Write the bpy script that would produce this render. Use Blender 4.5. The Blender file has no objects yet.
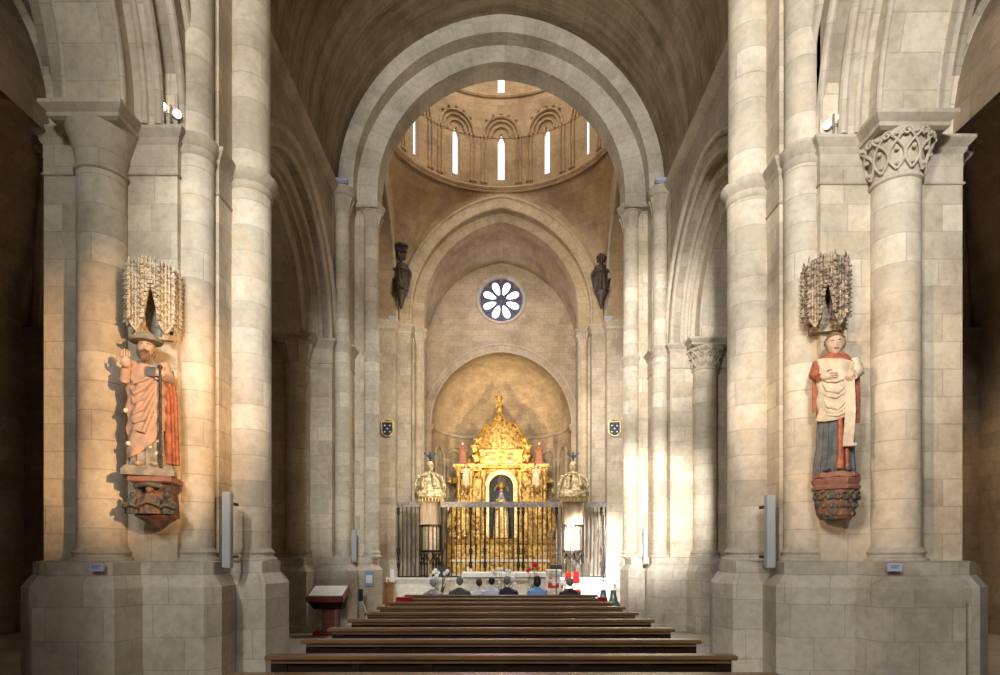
import bpy, math, random
from mathutils import Vector, Matrix, noise
random.seed(7)
PI = math.pi
C = bpy.context.scene.collection
sin, cos = math.sin, math.cos

# ------------------------------------------------------------------ camera
F = 620.0
H = 1.9
cam_d = bpy.data.cameras.new('camera'); cam = bpy.data.objects.new('camera', cam_d); C.objects.link(cam)
cam.location = (0, 0, H); cam.rotation_euler = (PI/2, 0, 0)
cam_d.sensor_width = 36; cam_d.lens = 36*F/1000
cam_d.shift_x = -0.0012; cam_d.shift_y = 0.2155
cam_d.clip_end = 200
bpy.context.scene.camera = cam
vs = bpy.context.scene.view_settings
vs.view_transform = 'Standard'; vs.look = 'None'; vs.gamma = 1; vs.use_curve_mapping = False; vs.exposure = 0.0

# ------------------------------------------------------------------ materials
MATS = {}
def new_mat(name):
    m = bpy.data.materials.new(name); m.use_nodes = True; MATS[name] = m
    nt = m.node_tree; b = nt.nodes['Principled BSDF']
    return m, nt, b
def N(nt, t, **kw):
    n = nt.nodes.new(t)
    for k, v in kw.items():
        if k in n.inputs: n.inputs[k].default_value = v
        else: setattr(n, k, v)
    return n
def mixc(nt, blend, fac, a, b):
    n = nt.nodes.new('ShaderNodeMix'); n.data_type = 'RGBA'; n.blend_type = blend
    def put(i, v):
        if isinstance(v, (int, float)): n.inputs[i].default_value = v
        elif isinstance(v, tuple): n.inputs[i].default_value = (*v[:3], 1)
        else: nt.links.new(v, n.inputs[i])
    put(0, fac); put(6, a); put(7, b)
    return n.outputs[2]
def ramp(nt, src, stops):
    r = nt.nodes.new('ShaderNodeValToRGB')
    el = r.color_ramp.elements
    el[0].position, el[0].color = stops[0][0], (*stops[0][1], 1)
    el[1].position, el[1].color = stops[-1][0], (*stops[-1][1], 1)
    for p, c in stops[1:-1]:
        e = el.new(p); e.color = (*c, 1)
    nt.links.new(src, r.inputs[0]); return r.outputs[0]

def stone(name, c, bw=0.72, rh=0.38, var=0.16, streak=0.0, mortar=0.80, msize=0.008, rough=0.85, warm=0.5, bump=0.5):
    m, nt, b = new_mat(name)
    uv = N(nt, 'ShaderNodeUVMap'); pos = N(nt, 'ShaderNodeNewGeometry')
    br = N(nt, 'ShaderNodeTexBrick', Scale=1.0)
    br.inputs['Brick Width'].default_value = bw; br.inputs['Row Height'].default_value = rh
    br.inputs['Mortar Size'].default_value = msize; br.inputs['Mortar Smooth'].default_value = 0.25
    br.inputs['Bias'].default_value = 0.0
    br.offset = 0.43; br.offset_frequency = 2; br.squash = 0.82; br.squash_frequency = 3
    lo = tuple(x*(1-var) for x in c); hi = tuple(min(1, x*(1+var)) for x in c)
    br.inputs['Color1'].default_value = (hi[0], hi[1]*0.99, hi[2]*0.96, 1)
    br.inputs['Color2'].default_value = (lo[0], lo[1]*0.98, lo[2]*0.93, 1)
    br.inputs['Mortar'].default_value = (*(x*mortar for x in c), 1)
    # slightly wavy joints
    nz = N(nt, 'ShaderNodeTexNoise', Scale=1.7); nt.links.new(pos.outputs['Position'], nz.inputs['Vector'])
    vm = N(nt, 'ShaderNodeVectorMath', operation='MULTIPLY_ADD')
    nt.links.new(nz.outputs['Color'], vm.inputs[0]); vm.inputs[1].default_value = (0.02, 0.02, 0)
    nt.links.new(uv.outputs[0], vm.inputs[2]); nt.links.new(vm.outputs[0], br.inputs['Vector'])
    n1 = N(nt, 'ShaderNodeTexNoise', Scale=0.9, Detail=5, Roughness=0.65); nt.links.new(pos.outputs['Position'], n1.inputs['Vector'])
    n2 = N(nt, 'ShaderNodeTexNoise', Scale=9.0, Detail=4, Roughness=0.6); nt.links.new(pos.outputs['Position'], n2.inputs['Vector'])
    n3 = N(nt, 'ShaderNodeTexNoise', Scale=2.6, Detail=3); nt.links.new(pos.outputs['Position'], n3.inputs['Vector'])
    col = mixc(nt, 'MULTIPLY', 1.0, br.outputs['Color'], ramp(nt, n1.outputs[0], [(0.28, (0.66, 0.63, 0.60)), (0.52, (1, 1, 1)), (0.75, (1.14, 1.12, 1.08))]))
    col = mixc(nt, 'MULTIPLY', 0.8, col, ramp(nt, n2.outputs[0], [(0.3, (0.78, 0.765, 0.74)), (0.58, (1, 1, 1))]))
    # ochre patina patches
    patch = ramp(nt, n3.outputs[0], [(0.58, (0, 0, 0)), (0.70, (1, 1, 1))])
    sep = N(nt, 'ShaderNodeMath', operation='MULTIPLY'); nt.links.new(patch, sep.inputs[0]); sep.inputs[1].default_value = warm
    col = mixc(nt, 'MIX', sep.outputs[0], col, (c[0]*1.0, c[1]*0.84, c[2]*0.62))
    if streak:
        mp = N(nt, 'ShaderNodeMapping'); nt.links.new(uv.outputs[0], mp.inputs[0]); mp.inputs['Scale'].default_value = (3.5, 0.3, 1)
        n4 = N(nt, 'ShaderNodeTexNoise', Scale=1.0, Detail=5, Roughness=0.7); nt.links.new(mp.outputs[0], n4.inputs['Vector'])
        col = mixc(nt, 'MULTIPLY', streak, col, ramp(nt, n4.outputs[0], [(0.35, (0.45, 0.42, 0.38)), (0.6, (1.1, 1.1, 1.1))]))
    nt.links.new(col, b.inputs['Base Color'])
    b.inputs['Roughness'].default_value = rough
    b.inputs['Specular IOR Level'].default_value = 0.25
    bp = N(nt, 'ShaderNodeBump', Strength=bump, Distance=0.02)
    mth = N(nt, 'ShaderNodeMath', operation='MULTIPLY_ADD'); nt.links.new(br.outputs['Fac'], mth.inputs[0]); mth.inputs[1].default_value = -0.8
    nt.links.new(n2.outputs[0], mth.inputs[2]); nt.links.new(mth.outputs[0], bp.inputs['Height'])
    nt.links.new(bp.outputs[0], b.inputs['Normal'])
    return m

def plain(name, c, rough=0.6, metal=0.0, var=0.15, scale=12, bump=0.2, c2=None, spec=0.5, dist=0.01, detail=4, mask=(0.4, 0.6)):
    m, nt, b = new_mat(name)
    pos = N(nt, 'ShaderNodeTexCoord')
    n = N(nt, 'ShaderNodeTexNoise', Scale=scale, Detail=detail, Roughness=0.6); nt.links.new(pos.outputs['Object'], n.inputs['Vector'])
    c2 = c2 or tuple(x*(1-var*2) for x in c)
    nt.links.new(ramp(nt, n.outputs[0], [(mask[0], c2), (mask[1], c)]), b.inputs['Base Color'])
    b.inputs['Roughness'].default_value = rough; b.inputs['Metallic'].default_value = metal
    b.inputs['Specular IOR Level'].default_value = spec
    if bump:
        bp = N(nt, 'ShaderNodeBump', Strength=bump, Distance=dist); nt.links.new(n.outputs[0], bp.inputs['Height'])
        nt.links.new(bp.outputs[0], b.inputs['Normal'])
    return m

def wood(name, c, rough=0.35, sc=(0.8, 14, 14)):
    m, nt, b = new_mat(name)
    tc = N(nt, 'ShaderNodeTexCoord'); mp = N(nt, 'ShaderNodeMapping'); mp.inputs['Scale'].default_value = sc
    nt.links.new(tc.outputs['Object'], mp.inputs[0])
    n = N(nt, 'ShaderNodeTexNoise', Scale=2.0, Detail=6, Roughness=0.65); nt.links.new(mp.outputs[0], n.inputs['Vector'])
    nt.links.new(ramp(nt, n.outputs[0], [(0.35, tuple(x*0.55 for x in c)), (0.65, c)]), b.inputs['Base Color'])
    b.inputs['Roughness'].default_value = rough
    bp = N(nt, 'ShaderNodeBump', Strength=0.15, Distance=0.005); nt.links.new(n.outputs[0], bp.inputs['Height'])
    nt.links.new(bp.outputs[0], b.inputs['Normal'])
    return m

def emit(name, c, s, pattern=False):
    m, nt, b = new_mat(name)
    b.inputs['Base Color'].default_value = (0.1, 0.1, 0.1, 1); b.inputs['Roughness'].default_value = 0.3
    if pattern:
        tc = N(nt, 'ShaderNodeTexCoord'); v = N(nt, 'ShaderNodeTexVoronoi', Scale=5.0); nt.links.new(tc.outputs['Object'], v.inputs['Vector'])
        col = mixc(nt, 'MIX', 0.22, c, v.outputs['Color']); nt.links.new(col, b.inputs['Emission Color'])
    else: b.inputs['Emission Color'].default_value = (*c, 1)
    b.inputs['Emission Strength'].default_value = s
    return m

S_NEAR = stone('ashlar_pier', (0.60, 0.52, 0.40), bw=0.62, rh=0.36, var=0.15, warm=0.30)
S_SHAFT = stone('ashlar_shaft', (0.62, 0.545, 0.43), bw=1.6, rh=0.37, var=0.15, warm=0.38)
S_PLINTH = stone('ashlar_plinth', (0.53, 0.48, 0.405), bw=0.7, rh=0.42, var=0.10, warm=0.2)
S_TRIM = stone('carved_limestone', (0.54, 0.47, 0.37), bw=0.9, rh=0.5, var=0.06, mortar=0.85, warm=0.15, bump=0.25)
S_ARCH = stone('voussoir_stone', (0.58, 0.51, 0.40), bw=1.0, rh=0.42, var=0.10, warm=0.25)
S_ORD = stone('grey_moulded_stone', (0.55, 0.50, 0.41), bw=1.0, rh=0.42, var=0.10, warm=0.2)
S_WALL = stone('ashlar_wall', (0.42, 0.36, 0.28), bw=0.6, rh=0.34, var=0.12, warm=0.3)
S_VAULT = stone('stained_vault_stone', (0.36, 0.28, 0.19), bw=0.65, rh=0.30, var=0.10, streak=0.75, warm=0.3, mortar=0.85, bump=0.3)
S_DRUM = stone('golden_drum_stone', (0.46, 0.345, 0.22), bw=0.6, rh=0.32, var=0.10, warm=0.35)
S_CHANCEL = stone('chancel_ashlar', (0.50, 0.40, 0.27), bw=0.55, rh=0.27, var=0.09, warm=0.3)
S_PIERG = stone('grey_chancel_pier', (0.44, 0.38, 0.30), bw=0.55, rh=0.32, var=0.10, warm=0.3)
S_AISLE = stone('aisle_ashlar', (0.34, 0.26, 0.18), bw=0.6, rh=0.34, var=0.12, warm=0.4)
S_FLOOR = stone('floor_slabs', (0.42, 0.39, 0.35), bw=0.9, rh=0.6, var=0.08, warm=0.1, rough=0.45, bump=0.15)
S_LOW = stone('pale_marble', (0.75, 0.73, 0.69), bw=1.2, rh=0.5, var=0.04, warm=0.05, rough=0.4, bump=0.1)
M_PEW = wood('pew_wood', (0.19, 0.105, 0.045), rough=0.26)
M_PEWD = wood('pew_dark_wood', (0.022, 0.011, 0.006), rough=0.7)
M_PEWD.node_tree.nodes['Principled BSDF'].inputs['Specular IOR Level'].default_value = 0.12
M_LECT = wood('red_brown_wood', (0.22, 0.045, 0.018), rough=0.35)
M_OAK = wood('golden_oak', (0.40, 0.20, 0.06), rough=0.4)
M_GOLD = plain('gilded_carving', (0.80, 0.53, 0.16), rough=0.42, metal=0.5, c2=(0.22, 0.11, 0.025), mask=(0.36, 0.58), scale=7, bump=0.9, dist=0.05, detail=7)
M_GOLDL = plain('pale_gilding', (0.95, 0.74, 0.36), rough=0.4, metal=0.5, c2=(0.55, 0.36, 0.13), scale=9, bump=0.6, dist=0.03)
M_GILTW = plain('weathered_gilt', (0.78, 0.64, 0.36), rough=0.6, metal=0.15, c2=(0.24, 0.19, 0.10), scale=11, bump=0.8, dist=0.03)
M_IRON = plain('wrought_iron', (0.035, 0.03, 0.028), rough=0.5, metal=0.6, var=0.3)
M_RAIL = plain('grey_iron_rail', (0.26, 0.23, 0.21), rough=0.6, metal=0.2, var=0.2)
M_BRONZE = plain('dark_carved_wood', (0.085, 0.055, 0.038), rough=0.5, var=0.35, scale=14, bump=0.7, dist=0.03)
M_CANL = plain('tan_tracery_stone', (0.60, 0.52, 0.38), rough=0.85, c2=(0.26, 0.20, 0.12), scale=16, bump=1.0, dist=0.03, mask=(0.35, 0.55))
M_CANR = plain('brown_tracery', (0.46, 0.36, 0.24), rough=0.8, c2=(0.10, 0.07, 0.05), scale=16, bump=1.0, dist=0.03, mask=(0.38, 0.6))
M_FLESH = plain('painted_flesh', (0.62, 0.44, 0.31), rough=0.6, scale=20, var=0.12, bump=0.1)
M_HAIRB = plain('brown_painted_hair', (0.24, 0.13, 0.07), rough=0.8, scale=30, bump=0.6)
M_PINK = plain('pink_painted_cloak', (0.60, 0.34, 0.23), rough=0.75, scale=7, c2=(0.42, 0.31, 0.22), bump=0.3)
M_RED = plain('red_orange_lining', (0.50, 0.15, 0.07), rough=0.65, scale=9, var=0.25, bump=0.2)
M_TUNIC = plain('grey_green_tunic', (0.36, 0.31, 0.23), rough=0.75, scale=8, c2=(0.20, 0.18, 0.14), bump=0.3)
M_CREAM = plain('cream_painted_mantle', (0.66, 0.54, 0.37), rough=0.7, scale=8, var=0.12, bump=0.3)
M_SLATE = plain('dark_slate_robe', (0.12, 0.12, 0.12), rough=0.75, scale=9, c2=(0.06, 0.065, 0.07), bump=0.3)
M_CARV = plain('polychrome_carving', (0.26, 0.12, 0.07), rough=0.75, scale=7, c2=(0.07, 0.06, 0.05), bump=0.8, dist=0.03)
M_SLABR = plain('reddish_slab', (0.34, 0.15, 0.10), rough=0.75, scale=12)
M_WHITE = plain('white_linen', (0.82, 0.82, 0.80), rough=0.8, var=0.03)
M_SPK = plain('grey_speaker_cloth', (0.42, 0.44, 0.43), rough=0.7, var=0.05, scale=60)
M_BLACK = plain('black_plastic', (0.02, 0.02, 0.022), rough=0.4, var=0.05)
M_BLUE = plain('azure_enamel', (0.018, 0.032, 0.06), rough=0.45, var=0.1)
M_BIRD = plain('blue_painted_wood', (0.02, 0.03, 0.065), rough=0.5, var=0.1)
M_SIGNB = plain('blue_sign', (0.22, 0.36, 0.50), rough=0.4, var=0.03)
M_SIGNV = plain('lilac_card', (0.50, 0.52, 0.68), rough=0.5, var=0.03)
M_REDC = plain('scarlet_cloth', (0.62, 0.02, 0.03), rough=0.8, var=0.15)
M_GREEN = plain('leaf_green', (0.10, 0.20, 0.05), rough=0.6, var=0.25)
M_BELL = plain('dark_green_bronze', (0.045, 0.085, 0.075), rough=0.35, metal=0.4, var=0.1)
M_WAX = plain('cream_wax', (0.85, 0.80, 0.66), rough=0.5, var=0.03)
M_SKIN = plain('skin', (0.48, 0.29, 0.20), rough=0.55, var=0.05, bump=0.05)
M_LEAD = plain('lead_tracery', (0.09, 0.09, 0.13), rough=0.6, var=0.1)
M_SLOT = emit('daylight_glass', (0.93, 0.90, 0.97), 1.5, True)
M_ROSE = emit('rose_glass', (0.66, 0.62, 1.0), 7.0, True)
M_LAMP = emit('lamp_lens', (1.0, 0.86, 0.72), 14)
M_WINADD = emit('added_window_glass', (0.85, 0.9, 1.0), 4, True)  # glowing panes of the two added, unseen windows

# ------------------------------------------------------------------ mesh builder
class MB:
    def __init__(s): s.v = []; s.f = []; s.uv = []
    def face(s, pts, uv=None):
        n = len(s.v); s.v += [tuple(p) for p in pts]; s.f.append(tuple(range(n, n+len(pts))))
        s.uv.append(uv or [(0, 0)]*len(pts)); return s
    def grid(s, P, closed=False, uvs=None, u0=0, v0=0, flip=False):
        R_ = len(P); K = len(P[0]); n = len(s.v)
        for r in P: s.v += [tuple(p) for p in r]
        if uvs is None:
            us = [0]*(K+1)
            mid = P[R_//2]
            for j in range(1, K+1): us[j] = us[j-1] + (Vector(mid[j % K])-Vector(mid[j-1])).length
            vv = [0]*R_
            for i in range(1, R_): vv[i] = vv[i-1] + (Vector(P[i][0])-Vector(P[i-1][0])).length
            uvf = lambda i, j: (u0+us[j], v0+vv[i])
        else: uvf = uvs
        for i in range(R_-1):
            for j in range(K if closed else K-1):
                j2 = (j+1) % K
                q = (n+i*K+j, n+i*K+j2, n+(i+1)*K+j2, n+(i+1)*K+j)
                u = [uvf(i, j), uvf(i, j+1), uvf(i+1, j+1), uvf(i+1, j)]
                if flip: q = q[::-1]; u = u[::-1]
                s.f.append(q); s.uv.append(u)
        return s
    def cap(s, pts, up=True):
        pts = list(pts)
        if not up: pts = pts[::-1]
        return s.face(pts, [(p[0], p[1]) for p in pts])
    def poly(s, poly, layers, u0=0, cap_top=True, cap_bot=True):
        """poly CCW seen from above; layers of (outward offset, z)"""
        rows = [[(x, y, z) for x, y in offset(poly, o)] for o, z in layers]
        K = len(poly); us = [0]
        for j in range(K):
            a = poly[j]; b = poly[(j+1) % K]; us.append(us[-1]+math.hypot(b[0]-a[0], b[1]-a[1]))
        vv = [layers[0][1]]
        for i in range(1, len(layers)): vv.append(vv[-1] + math.hypot(layers[i][0]-layers[i-1][0], layers[i][1]-layers[i-1][1]))
        s.grid(rows, True, lambda i, j: (u0+us[j], vv[i]))
        if cap_top: s.cap(rows[-1], True)
        if cap_bot: s.cap(rows[0], False)
        return s
    def lathe(s, c, prof, n=24, u0=0, sx=1, sy=1, wob=None, caps=True):
        rows = []
        for k, (r, z) in enumerate(prof):
            rows.append([(c[0]+r*sx*cos(2*PI*j/n)*(wob(j/n, k/(len(prof)-1)) if wob else 1), c[1]+r*sy*sin(2*PI*j/n)*(wob(j/n, k/(len(prof)-1)) if wob else 1), z) for j in range(n)])
        rm = max(r for r, z in prof); vv = [prof[0][1]]
        for i in range(1, len(prof)): vv.append(vv[-1]+math.hypot(prof[i][0]-prof[i-1][0], prof[i][1]-prof[i-1][1]))
        s.grid(rows, True, lambda i, j: (u0+2*PI*rm*j/n, vv[i]))
        if caps: s.cap(rows[-1], True); s.cap(rows[0], False)
        return s
    def box(s, x0, x1, y0, y1, z0, z1, rot=0, piv=None, M=None):
        P = [(x0,y0,z0),(x1,y0,z0),(x1,y1,z0),(x0,y1,z0),(x0,y0,z1),(x1,y0,z1),(x1,y1,z1),(x0,y1,z1)]
        fs = [(0,1,5,4),(1,2,6,5),(2,3,7,6),(3,0,4,7),(4,5,6,7),(3,2,1,0)]
        if rot:
            px, py = piv or ((x0+x1)/2, (y0+y1)/2)
            T = [(px+(x-px)*cos(rot)-(y-py)*sin(rot), py+(x-px)*sin(rot)+(y-py)*cos(rot), z) for x,y,z in P]
        else: T = P
        if M is not None: T = [tuple(M @ Vector(p)) for p in T]
        for k, q in enumerate(fs):
            pts = [T[i] for i in q]; o = [P[i] for i in q]
            uv = [(p[0], p[2]) for p in o] if k in (0, 2) else [(p[1], p[2]) for p in o] if k in (1, 3) else [(p[0], p[1]) for p in o]
            s.face(pts, uv)
        return s
    def tube(s, path, r, n=8, closed=False, caps=True, rfun=None):
        path = [Vector(p) for p in path]; K = len(path); rows = []; prev = None
        for i, p in enumerate(path):
            if closed: d = path[(i+1) % K]-path[i-1]
            else: d = path[min(i+1, K-1)]-path[max(i-1, 0)]
            d.normalize()
            if prev is None:
                a = Vector((0, 0, 1)) if abs(d.z) < 0.9 else Vector((1, 0, 0))
                e1 = d.cross(a).normalized()
            else: e1 = (prev - d*prev.dot(d)).normalized()
            prev = e1; e2 = d.cross(e1)
            rr = rfun(i/(K-1)) if rfun else r
            rows.append([tuple(p + e1*rr*cos(2*PI*j/n) + e2*rr*sin(2*PI*j/n)) for j in range(n)])
        if closed: rows.append(rows[0])
        s.grid(rows, True)
        if caps and not closed: s.face(rows[0][::-1]); s.face(rows[-1])
        return s
    def ball(s, c, r, n=12, m=8, f=None):
        if not isinstance(r, tuple): r = (r, r, r)
        rows = []
        for i in range(m+1):
            a = -PI/2+PI*i/m; ca = max(cos(a), 0.02)
            row = []
            for j in range(n):
                t = 2*PI*j/n; d = Vector((ca*cos(t), ca*sin(t), sin(a)))
                k = f(d) if f else 1
                row.append((c[0]+d.x*r[0]*k, c[1]+d.y*r[1]*k, c[2]+d.z*r[2]*k))
            rows.append(row)
        s.grid(rows, True); s.cap(rows[0], False); s.cap(rows[-1], True)
        return s
    def xform(s, M, start=0):
        for i in range(start, len(s.v)): s.v[i] = tuple(M @ Vector(s.v[i]))
        return s
    def build(s, name, mat, parent=None, mirror=False, ang=38, loc=None):
        v = s.v; f = s.f; uv = s.uv
        if mirror:
            v = [(-x, y, z) for x, y, z in v]; f = [q[::-1] for q in f]; uv = [u[::-1] for u in uv]
        if parent is not None and parent.type == 'EMPTY' or loc is not None:
            o_ = Vector(loc) if loc is not None else root_loc(parent)
            v = [(x-o_.x, y-o_.y, z-o_.z) for x, y, z in v]
        elif parent is not None:
            o_ = root_loc(parent); v = [(x-o_.x, y-o_.y, z-o_.z) for x, y, z in v]
        me = bpy.data.meshes.new(name); me.from_pydata(v, [], f)
        ul = me.uv_layers.new(name='UVMap'); k = 0
        flat = [c for face in uv for p in face for c in p]
        ul.data.foreach_set('uv', flat)
        me.polygons.foreach_set('use_smooth', [True]*len(f)); me.update()
        me.set_sharp_from_angle(angle=math.radians(ang))
        me.materials.append(mat)
        o = bpy.data.objects.new(name, me); C.objects.link(o)
        if parent is not None: o.parent = parent
        elif loc is not None: o.location = loc
        return o
def root_loc(o):
    r = Vector((0, 0, 0))
    while o is not None: r = r + o.location; o = o.parent
    return r
def offset(poly, d):
    if abs(d) < 1e-9: return list(poly)
    n = len(poly); out = []
    for i in range(n):
        p0 = Vector(poly[i-1]); p1 = Vector(poly[i]); p2 = Vector(poly[(i+1) % n])
        a = (p1-p0).normalized(); b = (p2-p1).normalized()
        na = Vector((a.y, -a.x)); nb = Vector((b.y, -b.x))
        k = 1+na.dot(nb)
        q = p1 + (na+nb)*(d/max(k, 0.25)); out.append((q.x, q.y))
    return out
def tag(o, label=None, cat=None, group=None, kind=None):
    if label: o['label'] = label
    if cat: o['category'] = cat
    if group: o['group'] = group
    if kind: o['kind'] = kind
    return o
def thing(name, loc, label, cat, group=None):
    o = bpy.data.objects.new(name, None); C.objects.link(o); o.location = loc; o.empty_display_size = 0.2
    return tag(o, label, cat, group)
def struct(name, mb, mat, parent=None, mirror=False, ang=38):
    o = mb.build(name, mat, parent, mirror, ang)
    if parent is None: o['kind'] = 'structure'
    return o
def PX(x, y, Y): return ((x-502)*Y/F, Y, H+(553-y)*Y/F)

# pointed arch curve: list of (t, z) from -a to a, rising h above z0
def parch(a, h, n=14, z0=0, c=0, stilt=0):
    h_ = h-stilt
    Rr = (a*a+h_*h_)/(2*a)
    if h_ >= a:
        th = math.asin(min(1, h_/Rr)); r = [(c+a-Rr+Rr*cos(th*k/n), z0+stilt+Rr*sin(th*k/n)) for k in range(n+1)]
    else:
        r = [(c+a*cos(PI/2*k/n), z0+stilt+h_*sin(PI/2*k/n)) for k in range(n+1)]
    if stilt: r = [(c+a, z0)]+r
    l = [(2*c-t, z) for t, z in r]
    return l[:-1]+r[::-1]
def clen(cv):
    L = [0]
    for i in range(1, len(cv)): L.append(L[-1]+math.hypot(cv[i][0]-cv[i-1][0], cv[i][1]-cv[i-1][1]))
    return L
def ring(mb, ci, co, w0, w1, axis='Y', faces='fbio'):
    """voussoir ring between curves ci (intrados) and co, from w0 to w1 along the depth axis.
    axis 'Y': curve t is world X, depth is Y.  axis 'X': curve t is world Y, depth is X."""
    def P(t, z, w): return (t, w, z) if axis == 'Y' else (w, t, z)
    L = clen(ci); n = len(ci)
    fl = axis == 'X'
    wid = [math.hypot(co[i][0]-ci[i][0], co[i][1]-ci[i][1]) for i in range(n)]
    wm = sorted(wid)[n//2]
    if 'f' in faces: mb.grid([[P(*ci[i], w0) for i in range(n)], [P(*co[i], w0) for i in range(n)]], False, lambda i, j: (i*wm, L[j]), flip=fl)
    if 'b' in faces: mb.grid([[P(*ci[i], w1) for i in range(n)], [P(*co[i], w1) for i in range(n)]], False, lambda i, j: (i*wm, L[j]), flip=not fl)
    if 'i' in faces: mb.grid([[P(*ci[i], w1) for i in range(n)], [P(*ci[i], w0) for i in range(n)]], False, lambda i, j: (i*abs(w1-w0), L[j]), flip=fl)
    if 'o' in faces: mb.grid([[P(*co[i], w0) for i in range(n)], [P(*co[i], w1) for i in range(n)]], False, lambda i, j: (i*abs(w1-w0), L[j]), flip=fl)
    return mb
def wall_over(mb, cv, w, zt, axis='Y', flip=False):
    """flat wall face above an opening curve up to height zt"""
    def P(t, z): return (t, w, z) if axis == 'Y' else (w, t, z)
    for i in range(len(cv)-1):
        (t0, z0), (t1, z1) = cv[i], cv[i+1]
        k = max(1, int((zt-min(z0, z1))/2)); 
        q = [(t0, z0), (t1, z1), (t1, zt), (t0, zt)]
        if flip: q = q[::-1]
        mb.face([P(*p) for p in q], q)
    return mb
def roll(mb, cv, w, r, axis='Y', n=8):
    mb.tube([((t, w, z) if axis == 'Y' else (w, t, z)) for t, z in cv], r, n)
    return mb

# ------------------------------------------------------------------ floor
mb = MB(); mb.face([(-13, -10, 0), (13, -10, 0), (13, 34, 0), (-13, 34, 0)], [(-13, -10), (13, -10), (13, 34), (-13, 34)])
struct('floor', mb, S_FLOOR)
mb = MB(); mb.box(-4.1, 4.1, 22.7, 33.2, 0.0, 0.93)
o = struct('floor_presbytery', mb, S_LOW)
mb = MB(); mb.box(-4.16, 4.16, 22.62, 23.0, 0.93, 1.0); mb.build('coping', S_LOW, o)
mb = MB(); mb.box(-3.2, 3.2, 19.6, 22.7, 0.0, 0.17)
struct('floor_altar_dais', mb, S_LOW)

# ------------------------------------------------------------------ piers
def core_poly(dy):
    half = [(3.84, 9.27), (3.84, 8.56), (4.18, 8.56), (4.18, 8.12), (6.04, 8.12), (6.04, 8.46), (6.25, 8.46), (6.25, 9.27)]
    p = half + [(x, 18.54-y) for x, y in half[1:-1][::-1]]
    return [(x, y+dy) for x, y in p]     # CCW: nave side down to front, out to the aisle, and back
def plinth_poly(dy):
    half = [(3.16, 9.27), (3.28, 8.78), (3.70, 8.78), (3.62, 8.35), (3.60, 8.12), (3.74, 7.92), (4.52, 7.92), (4.62, 7.50), (5.62, 7.50), (5.70, 7.80), (6.04, 7.82), (6.36, 8.1), (6.55, 9.27)]
    p = half + [(x, 18.54-y) for x, y in half[1:-1][::-1]]
    return [(x, y+dy) for x, y in p]

def attic_base(mb, c, r, z, oct_=True):
    mb.lathe(c, [(r*1.22, z), (r*1.25, z+0.025), (r*1.20, z+0.055), (r*1.08, z+0.07), (r*1.07, z+0.10), (r*1.13, z+0.115), (r*1.14, z+0.135), (r*1.07, z+0.155), (r*1.0, z+0.19)], 28)
IMP = [(0.0, -0.60), (0.015, -0.60), (0.028, -0.585), (0.015, -0.565), (0.004, -0.56), (0.008, -0.20), (0.03, -0.17), (0.045, -0.14), (0.035, -0.125), (0.07, -0.09), (0.11, -0.04), (0.11, 0.0), (0.0, 0.0)]

def leafy_capital(mb, c, r, z0, z1, R1, rich, plainbell=False):
    """bell with curled leaves; rich adds interlaced scrolls"""
    n = 32
    hgt = z1-z0
    prof = [(r, z0), (r*1.10, z0+0.02), (r*1.12, z0+0.05), (r*1.02, z0+0.08)] + [(r*1.02+(R1-r*1.02)*(t**1.8), z0+0.08+(hgt-0.08)*t) for t in (0.2, 0.4, 0.6, 0.8, 1)]
    mb.lathe(c, prof, n)
    if rich:
        for k in range(12):
            a = 2*PI*k/12; 
            for s_ in (-1, 1):
                pts = []
                for q in range(13):
                    t = q/12; rr = r*1.02+(R1-r*1.02)*((0.15+0.75*t)**1.8)+0.025
                    aa = a + s_*(0.26*sin(t*PI*1.25))
                    pts.append((c[0]+rr*cos(aa), c[1]+rr*sin(aa), z0+0.1+(hgt-0.16)*t))
                mb.tube(pts, 0.018, 6)
            rr = r*1.02+(R1-r*1.02)*0.75+0.04
            for q in range(3):
                zz = z0+hgt*(0.3+0.28*q); rq = r*1.02+(R1-r*1.02)*((0.3+0.28*q)**1.8)+0.03
                mb.ball((c[0]+rq*cos(a), c[1]+rq*sin(a), zz), 0.03, 6, 4)
            # volute
            cx, cy = c[0]+(R1+0.0)*cos(a+PI/12), c[1]+(R1+0.0)*sin(a+PI/12)
            sp = [(cx+0.0*q, cy, z1-0.07) for q in range(1)]
            tg = Vector((-sin(a+PI/12), cos(a+PI/12), 0))
            pts = []
            for q in range(14):
                t = q/13*2.6*PI; rad = 0.055*(1-q/17)
                pts.append(Vector((cx, cy, z1-0.075))+tg*rad*cos(t)+Vector((0, 0, 1))*rad*sin(t))
            mb.tube(pts, 0.014, 5)
    elif not plainbell:
        for k in range(8):
            a = 2*PI*k/8+PI/8
            pts = [(c[0]+(r*1.03+(R1-r)*(t**1.8)+0.015)*cos(a), c[1]+(r*1.03+(R1-r)*(t**1.8)+0.015)*sin(a), z0+0.08+(hgt-0.08)*t) for t in (0, .25, .5, .75, .95)]
            mb.tube(pts, 0.02, 6, rfun=lambda t: 0.012+0.03*t)

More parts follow.
